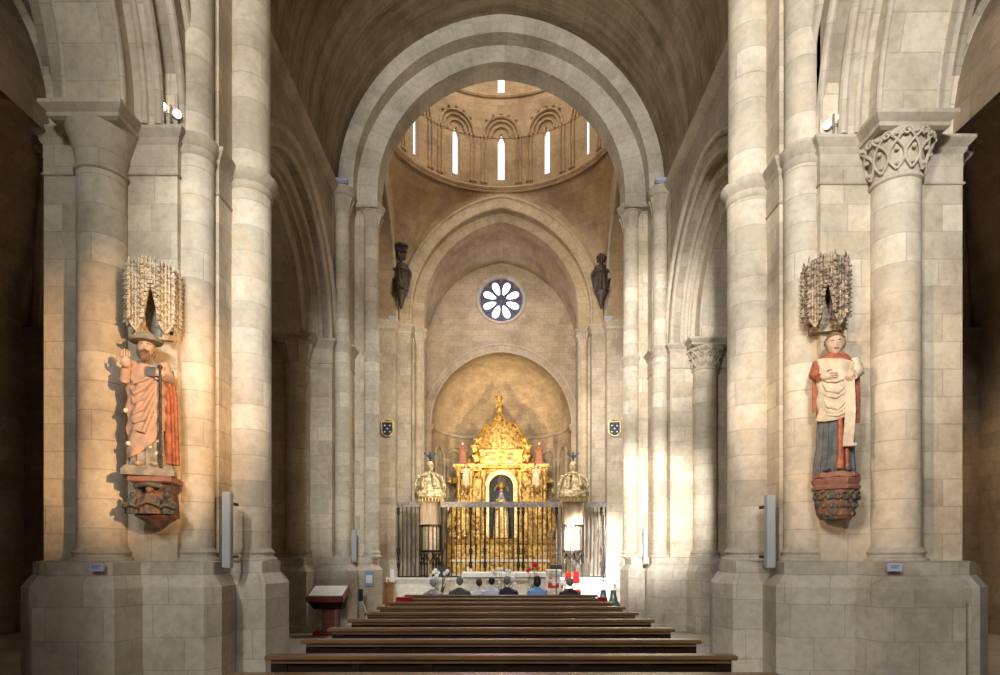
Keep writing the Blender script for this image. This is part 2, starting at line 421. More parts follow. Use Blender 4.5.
def make_pier(side, dy, zi, r_in, r_c2, label, rich, near):
    mir = side < 0
    loc = (side*5.0, 9.27+dy, 0)
    sh = 0.06 if (near and side < 0) else 0.0
    t = thing('compound_pier', loc, label, 'pier')
    def B(mb, name, mat, par=None): 
        mb.v = [(x_+sh-(0 if not sh or x_ < 5.75 else 0.14 if name == 'plinth' else 0.11), y_, z_) for x_, y_, z_ in mb.v]
        o = mb.build(name, mat, None, mir, 22 if name == 'plinth' else 26 if name in ('impost', 'abacus', 'cornice') else 38)
        # re-origin to thing
        for v in o.data.vertices: v.co -= Vector(loc)
        o.parent = t; return o
    core = core_poly(dy); pl = plinth_poly(dy)
    ztop = 11.0
    mb = MB(); mb.poly(core, [(0, 1.35), (0, 3.0), (0, zi-0.3), (0, ztop)]); B(mb, 'core', S_NEAR)
    mb = MB(); mb.poly(pl, [(0.03, 0), (0.03, 0.14), (0.0, 0.17), (0, 1.46), (-0.10, 1.60), (-0.12, 1.62), (-0.12, 1.78), (-0.2, 1.80)]); B(mb, 'plinth', S_PLINTH)
    mb = MB(); mb.poly(core, [(o_, zi+z) for o_, z in IMP]); B(mb, 'impost', S_TRIM)
    big = ((5.10 if near else 5.0), 8.02+dy)
    mb = MB(); mb.lathe(big, [(0.285, 1.75), (0.285, 3.5), (0.285, 5), (0.285, zi-0.68)], 32); B(mb, 'arcade_column', S_SHAFT)
    mb = MB(); attic_base(mb, big, 0.30, 1.78); B(mb, 'column_base', S_PLINTH)
    mb = MB(); leafy_capital(mb, big, 0.285, zi-0.72, zi-0.15, 0.42, rich and side > 0, near and side < 0); B(mb, 'capital', S_TRIM)
    ab = [(big[0]-0.44, 7.64+dy), (big[0]+0.44, 7.64+dy), (big[0]+0.44, 8.4+dy), (big[0]-0.44, 8.4+dy)]
    mb = MB(); mb.poly(ab, [(-0.05, zi-0.17), (0, zi-0.15), (0.01, zi-0.11), (-0.01, zi-0.10), (0.03, zi-0.07), (0.07, zi-0.03), (0.07, zi+0.015), (0.0, zi+0.015)]); B(mb, 'abacus', S_TRIM)
    c_in = (3.72, 9.27+dy) if near else (3.44, 9.27+dy-0.05)
    c_c2 = ((4.09, 8.42+dy) if near else (4.0, 8.42+dy))
    for c, r, nm, is_in in ((c_in, r_in, 'nave_shaft', 1), (c_c2, r_c2, 'corner_shaft', 0)):
        zc = ztop-0.6
        mb = MB(); mb.lathe(c, [(r, 1.75), (r, 3.4), (r, 5.2), (r, zi-0.2)], 28, u0=0.4); mb.lathe(c, [(r*0.96, zi-0.3), (r*0.96, 9), (r*0.96, zc)], 28, u0=0.9); B(mb, nm, S_SHAFT)
        mb = MB(); attic_base(mb, c, r*1.02, 1.78); B(mb, 'shaft_base', S_PLINTH)
        mb = MB(); mb.lathe(c, [(r, zi-0.26), (r*1.06, zi-0.24), (r*1.08, zi-0.19), (r*1.06, zi-0.15), (r*1.22, zi-0.09), (r*1.30, zi-0.04), (r*1.30, zi+0.0), (r*1.0, zi+0.02)], 32); B(mb, 'shaft_ring', S_TRIM)
        mb = MB(); leafy_capital(mb, c, r*0.96, zc-0.02, zc+0.42, r*1.35, False)
        mb.lathe(c, [(r*1.2, zc+0.40), (r*1.55, zc+0.44), (r*1.6, zc+0.5), (r*1.75, zc+0.56), (r*1.75, zc+0.62), (r*1.0, zc+0.62)], 28 if not is_in else 8); B(mb, 'shaft_capital', S_TRIM)
    if not near:   # pier corner that carries the inner order
        mb = MB(); mb.box(3.60, 3.9, 9.05+dy, 9.6+dy, 1.62, 11.0); B(mb, 'respond', S_NEAR)
    # upper cornice under the high vault
    up = [(3.84, 8.56+dy), (4.2, 8.56+dy), (4.2, 9.98+dy), (3.84, 9.98+dy)]
    mb = MB(); mb.poly(up, [(0.0, ztop-0.14), (0.05, ztop-0.10), (0.10, ztop-0.04), (0.10, ztop+0.02)]); B(mb, 'cornice', S_TRIM)
    return t
ZN, ZF, DY = 7.32, 7.05, 7.2
P_RN = make_pier(1, 0, ZN, 0.325, 0.235, 'tall pale stone compound pier carrying the statue with the long cream scroll', True, True)
P_LN = make_pier(-1, 0, ZN+0.12, 0.325, 0.235, 'tall stone compound pier carrying the bearded pilgrim statue, warm lamplight on it', False, True)
P_RF = make_pier(1, DY, ZF, 0.21, 0.185, 'brightly lit slender crossing pier beyond the scroll-holder statue', True, False)
P_LF = make_pier(-1, DY, ZF+0.12, 0.21, 0.185, 'dim stone crossing pier behind the red-brown lectern', True, False)

# ------------------------------------------------------------------ nave walls with arcade arches
CB = dict(c=4.5, a=(3.70, 3.52, 3.28), h=(3.6, 3.5, 3.4))
FB = dict(c=12.75, a=(2.56, 2.46, 2.02), h=(2.72, 2.5, 2.2))
def nave_wall(side):
    mir = side < 0
    nm = 'wall_left' if side < 0 else 'wall_right'
    d = 0.12 if side < 0 else 0
    X0, X1, ZT = 4.18, 6.0, 11.0
    mb = MB()
    for bay, zi, ya, yb in ((CB, ZN+d, 0.78, 8.2), (FB, ZF+d, 10.15, 15.05)):
        cv = parch(bay['a'][0], bay['h'][0], 16, zi, bay['c'])
        wall_over(mb, cv, X0, ZT+0.3, 'X', True); wall_over(mb, cv, X1, ZT+0.3, 'X', False)
        ring(mb, cv, cv, X0, X1, 'X', 'i')
    mb.box(X0, X1, -9.5, 0.78, 0, ZT+0.3); mb.box(X0, X1, 8.2, 10.15, ZN+0.3, ZT+0.3)
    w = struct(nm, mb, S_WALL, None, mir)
    for bay, zi in ((CB, ZN+d), (FB, ZF+d)):
        c = bay['c']
        cvs = [parch(bay['a'][k], bay['h'][k], 16, zi, c) for k in range(3)]
        out = parch(bay['a'][0]+0.1, bay['h'][0]+0.1, 16, zi, c)
        mb = MB(); ring(mb, cvs[1], out, 4.42, 5.78, 'X'); mb.build('arcade_order', S_ARCH, w, mir)
        mb = MB(); ring(mb, cvs[2], out, 4.74, 5.50, 'X'); mb.build('arcade_order', S_ARCH, w, mir)
        mb = MB()
        e = lambda k, dd: parch(bay['a'][k]+dd, bay['h'][k]+dd, 16, zi, c)
        roll(mb, e(1, 0.02), 4.43, 0.06, 'X'); roll(mb, e(1, -0.0), 4.60, 0.05, 'X'); roll(mb, e(0, 0.02), 4.22, 0.055, 'X')
        roll(mb, e(2, 0.03), 4.76, 0.04, 'X'); roll(mb, e(2, 0.03), 5.48, 0.04, 'X')
        roll(mb, e(0, 0.32), 4.17, 0.07, 'X')
        mb.build('arcade_roll_moulding', S_TRIM, w, mir)
    # string course under the vault
    mb = MB()
    prof = [(4.18, 10.84), (4.12, 10.87), (4.06, 10.93), (4.03, 10.98), (4.03, 11.04), (4.18, 11.06)]
    mb.grid([[(x, y, z) for x, z in prof] for y in (-9.5, 0, 8.3)], flip=True)
    mb.grid([[(x, y, z) for x, z in prof] for y in (10.2, 13, 15.7)], flip=True)
    mb.build('string_course', S_TRIM, w, mir)
    return w
nave_wall(1); nave_wall(-1)

# nave high vault
mb = MB()
for ya, yb in ((-9.5, 15.75),):
    cv = parch(4.14, 4.57, 20, 11.0, 0, 0.2); L = clen(cv)
    ys = [ya+(yb-ya)*k/10 for k in range(11)]
    mb.grid([[(t, y, z) for t, z in cv] for y in ys], False, lambda i, j: (ys[i], L[j]), flip=True)
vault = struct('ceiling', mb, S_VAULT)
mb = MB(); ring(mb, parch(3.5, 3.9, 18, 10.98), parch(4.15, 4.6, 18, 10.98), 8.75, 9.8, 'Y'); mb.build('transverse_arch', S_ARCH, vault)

# west wall (behind the viewer) with a window added for rear light
mb = MB(); wall_over(mb, [(-4.2, 0), (4.2, 0)], -9.5, 16, 'Y', True)
struct('wall_west', mb, S_WALL)
mb = MB(); mb.lathe((0, 0), [(2.0, 0), (2.0, 0.05)], 32); mb.xform(Matrix.Translation((-1.0, -9.42, 9.0)) @ Matrix.Rotation(PI/2, 4, 'X'))
w = struct('window_1', mb, M_WINADD)
mb = MB(); mb.tube([(-1+2.0*cos(a), -9.4, 9+2.0*sin(a)) for a in [2*PI*k/32 for k in range(32)]], 0.15, 8, True)
for k in range(6):
    a = PI*k/6; mb.tube([(-1+2*cos(a), -9.35, 9+2*sin(a)), (-1-2*cos(a), -9.35, 9-2*sin(a))], 0.05, 6)
mb.build('tracery', S_TRIM, w)

mb = MB(); cvw = [(-0.55, 7.4)]+parch(0.55, 0.6, 8, 9.6)+[(0.55, 7.4)]
mb.face([(-4.15, -3.5+t, z) for t, z in cvw]); w = struct('window_1_added_clerestory', mb, M_WINADD)  # unseen clerestory window added as the side light's source
w.name = 'window_31'
mb = MB(); mb.tube([(-4.15, -3.5+t, z) for t, z in cvw], 0.12, 8, True); mb.build('window_moulding', S_TRIM, w)

# ------------------------------------------------------------------ crossing west arch
mb = MB(); ring(mb, parch(3.73, 4.05, 22, 10.98, 0, .22), parch(4.02, 4.36, 22, 10.98, 0, .22), 15.62, 16.65)
ring(mb, parch(4.02, 4.36, 22, 10.98, 0, .22), parch(4.6, 5.1, 22, 10.98, 0, .22), 15.72, 16.65, 'Y', 'fb')
arch_w = struct('trim_1', mb, S_ORD)
mb = MB(); ring(mb, parch(3.2, 3.62, 22, 10.98, 0, .22), parch(3.8, 4.17, 22, 10.98, 0, .22), 16.02, 16.65)
for s_ in (-1, 1): mb.box(min(s_*3.2, s_*3.85), max(s_*3.2, s_*3.85), 16.03, 16.66, 10.86, 10.99)
mb.build('inner_order', S_ORD, arch_w)

# aisle side fill of the crossing west wall
CY, CA = 20.75, 4.1   # crossing centre, half side
YW, YE = CY-CA, CY+CA
KZ = 1.29
def pend_z(t):   # height of the wall arch under the pendentives
    return 11.2 + KZ*math.sqrt(max(0, CA*CA-t*t))

# ------------------------------------------------------------------ crossing side walls and transept
for side in (-1, 1):
    mir = side < 0
    cv = parch(3.55, 4.3, 18, 11.0, CY)
    mb = MB(); wall_over(mb, cv, CA, 17.2, 'X', True); ring(mb, cv, cv, CA, CA+0.8, 'X', 'i')
    mb.box(CA, CA+0.8, CY-CA-0.2, CY-3.55, 7, 17.2); mb.box(CA, CA+0.8, CY+3.55, CY+CA, 11.0, 17.2)
    w = struct('wall_crossing_%s' % ('left' if mir else 'right'), mb, S_DRUM, None, mir)
    mb = MB(); roll(mb, parch(3.6, 4.35, 18, 11.0, CY), CA+0.02, 0.07, 'X'); mb.build('roll_moulding', S_TRIM, w, mir)
    # transept arm: end wall, flanking walls, vault
    mb = MB()
    mb.face([(12, YE, 0), (12, YW, 0), (12, YW, 16.2), (12, YE, 16.2)][::1], [(YE, 0), (YW, 0), (YW, 16.2), (YE, 16.2)])
    mb.box(4.9, 12, YE, YE+0.4, 0, 16.2)
    mb.box(4.0, 12, YW-0.45, YW, 10.4, 16.2)
    cvv = parch(CA, 5, 10, 11.2, CY)
    mb.grid([[(x, t, z) for t, z in cvv] for x in (4.9, 8, 12)], flip=False)
    struct('wall_transept_%s' % ('left' if mir else 'right'), mb, S_WALL, None, mir)

# pendentives
mb = MB(); RS = CA*math.sqrt(2)
for q in range(4):
    rows = []
    nz = 14
    for i in range(nz+1):
        zz = CA*i/nz; r = math.sqrt(max(0, RS*RS-zz*zz)); a0 = math.acos(min(1, CA/r)); row = []
        for j in range(13):
            a = a0+(PI/2-2*a0)*j/12 + q*PI/2
            row.append((r*cos(a), CY+r*sin(a), 11.2+KZ*zz))
        rows.append(row)
    mb.grid(rows, False, lambda i, j: (j*0.45+q, 11.2+i*0.38), flip=True)
pend = struct('ceiling_crossing', mb, S_DRUM)

# ------------------------------------------------------------------ drum with windows
RD = CA; Z0 = 11.2+KZ*CA
mb = MB(); glass = []
def dp(a, z, r=RD): return (r*cos(a), CY+r*sin(a), z)
NW = 14
slots = []
for k in range(NW):
    a = PI/2 + 2*PI*k/NW; da = PI/NW; hw = 0.145/RD
    def strip(a0, a1, z0, z1, n=3, m=1):
        mb.grid([[dp(a0+(a1-a0)*j/n, z0+(z1-z0)*i/m) for j in range(n+1)] for i in range(m+1)], False,
                lambda i, j: (RD*(a0+(a1-a0)*j/n), z0+(z1-z0)*i/m), flip=True)
    for (zb, zs, zp, zt, par) in ((16.45, 18.42, 18.75, 20.2, 0), (20.2, 21.9, 22.2, 23.6, 1)):
        zw = 16.85 if par == 0 else 20.35
        strip(a-da, a-hw, zb, zt); strip(a+hw, a+da, zb, zt)
        strip(a-hw, a+hw, zb, zw, 1)
        for s_ in (-1, 1):
            q = [dp(a+s_*hw, zs), dp(a, zp), dp(a, zt), dp(a+s_*hw, zt)]
            u = [(RD*(a+s_*hw), zs), (RD*a, zp), (RD*a, zt), (RD*(a+s_*hw), zt)]
            if s_ > 0: q = q[::-1]; u = u[::-1]
            mb.face(q[::-1], u[::-1])
        # reveals
        loop = [(a-hw, zw), (a+hw, zw), (a+hw, zs), (a, zp), (a-hw, zs)]
        rows = [[dp(aa, z) for aa, z in loop], [dp(a+(aa-a)*0.9, z, RD+0.20) for aa, z in loop]]
        mb.grid(rows, True)
        slots.append([dp(a+(aa-a)*0.9, z, RD+0.19) for aa, z in loop])
drum = struct('wall_drum', mb, S_DRUM)
# dome
mb = MB(); rows = []
for i in range(9):
    t = PI/2*i/8.05; rows.append([dp(2*PI*j/28, 23.6+2.6*sin(t), RD*cos(t)) for j in range(28)])
mb.grid(rows, True, flip=True); mb.build('dome_shell', S_DRUM, drum)
for k, s_ in enumerate(slots):
    m2 = MB(); m2.face(s_[::-1]); struct('window_%d' % (k+2), m2, M_SLOT)
# mouldings of the drum
def circ(z, r, rad, n=72):
    m_.tube([(r*cos(2*PI*j/n), CY+r*sin(2*PI*j/n), z) for j in range(n)], rad, 6, True)
m_ = MB(); circ(Z0, RD-0.02, 0.09); circ(Z0-0.13, RD-0.02, 0.05); circ(20.18, RD-0.02, 0.07); m_.build('ring_cornice', S_DRUM, drum)
m_ = MB(); m_.tube([(RD*cos(t)-0.0, CY+RD*sin(t), 18.52) for t in [2*PI*j/72 for j in range(72)]], 0.025, 6, True); m_.build('impost_string', S_DRUM, drum)
for k in range(NW):
    a = PI/2 + 2*PI*k/NW; m2 = MB(); m3 = MB()
    for rr, rad in ((0.72, 0.055), (0.56, 0.045), (0.36, 0.035)):
        m2.tube([dp(a+rr*cos(t)/RD, 18.55+rr*1.12*sin(t), RD-0.04) for t in [PI*j/14 for j in range(15)]], rad, 6)
    for j in range(5):
        t = PI*(0.25+0.125*j); m2.ball(dp(a+0.82*cos(t)/RD, 18.55+0.92*sin(t), RD-0.05), 0.065, 8, 6)
    m2.build('window_hood', S_DRUM, drum)
    for s_ in (-1, 1):
        for rr in (0.62, 0.78):
            m3.tube([dp(a+s_*rr/RD, 16.7, RD-0.03), dp(a+s_*rr/RD, 18.5, RD-0.03)], 0.045, 8)
            m3.ball(dp(a+s_*rr/RD, 18.5, RD-0.03), 0.075, 8, 6); m3.ball(dp(a+s_*rr/RD, 16.72, RD-0.03), 0.07, 8, 6)
    m3.build('jamb_colonnettes', S_DRUM, drum)

# ------------------------------------------------------------------ chancel arch and east piers
ZE = 10.95
YA = 24.7
mb = MB()
cv1 = parch(3.6, 4.72, 20, ZE, 0, 0.55)
wall_over(mb, cv1, YE-0.02, 16.7, 'Y')
mb.face([(-CA-.6, YE-.02, ZE), (-3.6, YE-.02, ZE), (-3.6, YE-.02, 16.7), (-CA-.6, YE-.02, 16.7)], [(-4.7, ZE), (-3.6, ZE), (-3.6, 16.7), (-4.7, 16.7)])
mb.face([(3.6, YE-.02, ZE), (CA+.6, YE-.02, ZE), (CA+.6, YE-.02, 16.7), (3.6, YE-.02, 16.7)], [(3.6, ZE), (4.7, ZE), (4.7, 16.7), (3.6, 16.7)])
ew = struct('wall_chancel_arch', mb, S_DRUM)
mb = MB(); ring(mb, cv1, parch(3.98, 5.1, 20, ZE, 0, 0.55), YA, 25.2); mb.build('outer_order', S_CHANCEL, ew)
mb = MB(); ring(mb, parch(3.13, 4.36, 20, ZE, 0, 0.65), parch(3.7, 4.85, 20, ZE, 0, 0.6), 25.12, 25.7); mb.build('inner_order', S_CHANCEL, ew)
mb = MB(); roll(mb, parch(3.62, 4.74, 20, ZE, 0, .55), YA+0.03, 0.06); roll(mb, parch(4.02, 5.16, 20, ZE, 0, .55), YA, 0.06); mb.build('roll_moulding', S_CHANCEL, ew)
for side in (-1, 1):
    mir = side < 0
    t = thing('chancel_pier', (side*3.9, 24.9, 0), ('stepped stone pier behind the pulpit on the altar\'s left, below a dark angel' if mir else 'stepped stone pier behind the brightly lit pulpit, below a dark angel'), 'pier')
    p = [(3.13, 25.7), (3.13, 25.15), (3.6, 25.15), (3.6, 24.65), (4.12, 24.65), (4.12, 24.1), (4.85, 24.1), (4.85, 25.7)]
    def B2(mb, n, m):
        o = mb.build(n, m, None, mir)
        for v in o.data.vertices: v.co -= Vector(t.location)
        o.parent = t
    mb = MB(); mb.poly(p, [(0, 0.9), (0, 4), (0, 8), (0, ZE)]); B2(mb, 'core', S_PIERG)
    mb = MB(); mb.poly(p, [(0.12, 0), (0.12, 1.45), (0.03, 1.6), (0.03, 1.7)]); B2(mb, 'plinth', S_PLINTH)
    mb = MB(); mb.poly(p, [(0, ZE-0.34), (0.03, ZE-0.32), (0.03, ZE-0.27), (0.01, ZE-0.22), (0.08, ZE-0.12), (0.14, ZE-0.06), (0.14, ZE), (0, ZE+0.01)]); B2(mb, 'impost', S_TRIM)
    mb = MB(); leafy_capital(mb, (3.36, 25.2), 0.16, ZE-0.75, ZE-0.14, 0.30, False); B2(mb, 'capital', S_TRIM)
    mb = MB(); mb.lathe((3.36, 25.2), [(0.16, 1.7), (0.16, 6), (0.16, ZE-0.72)], 20); B2(mb, 'shaft', S_CHANCEL)

# ------------------------------------------------------------------ chancel bay
YC1 = 29.2
mb = MB()
for s_ in (-1, 1):
    q = [(s_*3.5, 25.7, 0), (s_*3.5, YC1, 0), (s_*3.5, YC1, 11.0), (s_*3.5, 25.7, 11.0)]
    u = [(25.7, 0), (YC1, 0), (YC1, 11), (25.7, 11)]
    if s_ > 0: q = q[::-1]; u = u[::-1]
    mb.face(q[::-1], u[::-1])
struct('wall_chancel_sides', mb, S_CHANCEL)
mb = MB(); cv = parch(3.5, 4.55, 18, 11.0, 0, 0.6); L = clen(cv)
mb.grid([[(t, y, z) for t, z in cv] for y in (25.4, 27.3, YC1)], False, lambda i, j: ([25.4, 27.3, YC1][i], L[j]), flip=True)
struct('ceiling_chancel', mb, S_CHANCEL)
# end wall with rose opening and apse arch
ZA = 7.93; RZ = 13.86; RR = 1.08
mb = MB(); cva = parch(3.3, 3.4, 20, ZA)
zb = RZ-RR-0.15
wall_over(mb, cva, YC1, zb, 'Y')
for s_ in (-1, 1):
    q = [(s_*3.3, ZA), (s_*3.6, ZA), (s_*3.6, zb), (s_*3.3, zb)]
    if s_ < 0: q = q[::-1]
    mb.face([(x, YC1, z) for x, z in q], q)
# square panel around rose
n = 48
inner = [(RR*cos(2*PI*k/n), RZ+RR*sin(2*PI*k/n)) for k in range(n)]
def sq(a):
    c_, s_ = cos(a), sin(a); k = 1/max(abs(c_), abs(s_)); return (c_*k*(RR+0.15), RZ+s_*k*(RR+0.15))
outer = [sq(2*PI*k/n) for k in range(n)]
for k in range(n):
    k2 = (k+1) % n; q = [inner[k], outer[k], outer[k2], inner[k2]][::1]
    mb.face([(x, YC1, z) for x, z in q], q)
for x0, x1, z0, z1 in ((-3.6, -RR-.15, zb, 16), (RR+.15, 3.6, zb, 16), (-RR-.15, RR+.15, RZ+RR+.15, 16)):
    q = [(x0, z0), (x1, z0), (x1, z1), (x0, z1)]; mb.face([(x, YC1, z) for x, z in q], q)
wc = struct('wall_chancel_end', mb, S_CHANCEL)
mb = MB(); ring(mb, cva, parch(3.62, 3.74, 20, ZA), YC1-0.12, YC1+0.4); mb.build('apse_arch', S_CHANCEL, wc)
mb = MB(); roll(mb, parch(3.64, 3.76, 20, ZA), YC1-0.1, 0.06); roll(mb, parch(3.32, 3.42, 20, ZA), YC1-0.1, 0.05); mb.build('apse_arch_moulding', S_TRIM, wc)
for s_ in (-1, 1):
    mb = MB(); mb.box(3.28, 3.62, YC1-0.12, YC1+0.4, 0.9, ZA); mb.poly([(3.2, YC1-.2), (3.66, YC1-.2), (3.66, YC1+.4), (3.2, YC1+.4)], [(-.04, ZA-.3), (0.0, ZA-.2), (.03, ZA-.1), (.03, ZA)])
    mb.build('apse_jamb', S_CHANCEL, wc, s_ < 0)
# rose window
def rose_pt(r, a, y): return (r*cos(a), y, RZ+r*sin(a))
mb = MB()
fr = []
for r, y in ((RR+0.10, YC1-0.02), (RR+0.08, YC1-0.06), (RR, YC1-0.05), (RR-0.06, YC1+0.05), (RR-0.10, YC1+0.25)):
    fr.append([rose_pt(r, 2*PI*k/48, y) for k in range(48)])
mb.grid(fr, True)
rose = struct('window_1_rose', mb, S_TRIM); rose.name = 'window_%d' % (len(slots)+2)
yg = YC1+0.2
mb = MB(); hub = 0.17; Ro = RR-0.08
# tracery plate with eight petal openings (lobes)
def petal(k, n=14):
    a = 2*PI*(k+0.5)/8; pts = []
    r0, r1 = 0.26, 0.90
    for j in range(n):
        t = 2*PI*j/n
        rr = (r0+r1)/2-0.5*(r1-r0)*cos(t); w = 0.185*sin(t)*(0.55+0.45*(rr-r0)/(r1-r0)*1.3)
        pts.append((rr*cos(a)-w*sin(a), rr*sin(a)+w*cos(a)))
    return pts
for k in range(8):
    a0, a1 = 2*PI*k/8, 2*PI*(k+1)/8; am = (a0+a1)/2
    pet = petal(k)
    # outer boundary of the sector matched to petal points by angle around petal centre
    cx, cy = 0.58*cos(am), 0.58*sin(am)
    def bound(th):
        dx, dy = cos(th), sin(th); best = 9
        for aa, sg in ((a0, 1), (a1, -1)):
            nx, ny = -sin(aa)*sg, cos(aa)*sg
            den = dx*nx+dy*ny
            if den < -1e-6: 
                tt = -(cx*nx+cy*ny)/den
                if tt > 0: best = min(best, tt)
        b_ = cx*dx+cy*dy; c_ = cx*cx+cy*cy-Ro*Ro; tt = -b_+math.sqrt(b_*b_-c_); best = min(best, tt)
        return (cx+dx*best, cy+dy*best)
    m = len(pet); bd = [bound(math.atan2(p[1]-cy, p[0]-cx)) for p in pet]
    for yy, fl in ((yg-0.05, False), (yg+0.03, True)):
        for j in range(m):
            j2 = (j+1) % m; q = [pet[j], pet[j2], bd[j2], bd[j]]
            pts = [(x, yy, RZ+z) for x, z in q]; mb.face(pts[::-1] if fl else pts)
    mb.grid([[(x, yg-0.05, RZ+z) for x, z in pet], [(x, yg+0.03, RZ+z) for x, z in pet]], True)
mb.ball((0, yg-0.04, RZ), (0.16, 0.06, 0.16), 16, 8)
mb.build('tracery', M_LEAD, rose)
for k in range(8):
    m2 = MB(); m2.face([(x, yg, RZ+z) for x, z in petal(k)][::1]); m2.build('glass_petal', M_ROSE, rose)

# ------------------------------------------------------------------ apse
YAC = 29.6; RA = 3.3
mb = MB(); rows = []
for z in (0.9, 3, 5.5, ZA): rows.append([(RA*cos(PI*j/32), YAC+RA*sin(PI*j/32), z) for j in range(33)])
mb.grid(rows, False, lambda i, j: (RA*PI*j/32, (0.9, 3, 5.5, ZA)[i]), flip=True)
ap = struct('wall_apse', mb, S_CHANCEL)
mb = MB(); rows = []
for i in range(15):
    t = PI/2*i/14.3; rows.append([(RA*cos(t)*cos(PI*j/32), YAC+RA*cos(t)*sin(PI*j/32), ZA+3.4*sin(t)) for j in range(33)])
mb.grid(rows, False, lambda i, j: (RA*PI*j/32, ZA+5.2*i/14), flip=True); 
struct('ceiling_apse', mb, S_CHANCEL)
mb = MB()
for zz, rd in ((ZA, 0.08), (4.6, 0.06)):
    mb.tube([((RA-0.03)*cos(PI*j/32), YAC+(RA-0.03)*sin(PI*j/32), zz) for j in range(33)], rd, 8)
mb.build('string_course', S_TRIM, ap)
for deg in (18, 42, 66, 90, 114, 138, 162):
    a = math.radians(deg); m2 = MB()
    for da in (-0.16, 0.16):
        c = ((RA-0.1)*cos(a+da), YAC+(RA-0.1)*sin(a+da)); m2.lathe(c, [(0.10, 4.65), (0.10, 4.75), (0.075, 4.8), (0.075, 6.2), (0.09, 6.22), (0.09, 6.26), (0.08, 6.3), (0.16, 6.55), (0.16, 6.62)], 12)
    m2.tube([((RA-0.08)*cos(a+0.16*cos(t)), YAC+(RA-0.08)*sin(a+0.16*cos(t)), 6.62+0.55*sin(t)) for t in [PI*j/12 for j in range(13)]], 0.07, 8)
    m2.build('blind_arcade_bay', S_CHANCEL, ap)

# ------------------------------------------------------------------ aisles
XW = 11.6
for side in (-1, 1):
    mir = side < 0; nm = 'left' if mir else 'right'
    mb = MB()
    mb.face([(XW, YW-0.4, 0), (XW, -9.5, 0), (XW, -9.5, 7.4), (XW, YW-0.4, 7.4)][::1], [(16, 0), (-9.5, 0), (-9.5, 7.4), (16, 7.4)])
    mb.face([(5.9, -9.5, 0), (5.9, -9.5, 11), (XW, -9.5, 11), (XW, -9.5, 0)], [(5.9, 0), (5.9, 11), (XW, 11), (XW, 0)])
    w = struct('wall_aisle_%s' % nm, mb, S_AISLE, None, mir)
    for yy in (8.4, 9.27+DY-0.9):
        mb = MB(); pp = [(XW-0.75, yy-0.5), (XW+0.1, yy-0.5), (XW+0.1, yy+0.5), (XW-0.75, yy+0.5)]
        mb.poly(pp, [(0.12, 0), (0.12, 1.4), (0.02, 1.6), (0, 1.62), (0, 7.3)]); mb.lathe((XW-0.75, yy), [(0.26, 1.6), (0.26, 6.8)], 20)
        mb.poly(pp, [(o_*0.8, 7.36+z) for o_, z in IMP]); 
        mb.build('respond', S_AISLE, w, mir)
    for yy in (4.6, 12.2):
        mb = MB()
        for rr in (1.6, 1.25): mb.tube([(XW-0.03, yy-rr, 1.2)]+[(XW-0.03, t, z) for t, z in parch(rr, rr*1.2, 10, 4.6, yy)]+[(XW-0.03, yy+rr, 1.2)], 0.1, 8)
        mb.build('blind_arch', S_AISLE, w, mir)
    mb = MB(); cx = (5.9+XW)/2; hw = (XW-5.9)/2
    cv = parch(hw, 3.4, 14, 7.36, cx); L = clen(cv)
    mb.grid([[(t, y, z) for t, z in cv] for y in (-9.5, 0, 8.3, 16.5)], False, lambda i, j: (i*8, L[j]), flip=True)
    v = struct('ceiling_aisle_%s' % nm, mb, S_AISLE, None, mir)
    for y0, y1 in ((8.1, 9.6), (8.1+DY, 9.1+DY)):
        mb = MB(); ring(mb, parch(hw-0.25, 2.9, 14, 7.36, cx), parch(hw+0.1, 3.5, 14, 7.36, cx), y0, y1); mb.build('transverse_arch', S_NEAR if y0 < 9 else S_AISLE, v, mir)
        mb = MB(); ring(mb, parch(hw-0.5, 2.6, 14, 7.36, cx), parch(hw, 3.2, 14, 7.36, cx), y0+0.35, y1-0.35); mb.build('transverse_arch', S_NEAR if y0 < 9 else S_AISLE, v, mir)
    # diagonal ribs
    for yc in (12.2,):
        for sg in (-1, 1):
            mb = MB(); pts = []
            for k in range(17):
                t = -1+2*k/16; pts.append((cx+hw*0.92*t, yc+sg*3.0*t, 7.3+3.2*math.sqrt(max(0, 1-t*t))))
            mb.tube(pts, 0.13, 8); mb.build('diagonal_rib', S_AISLE, v, mir)

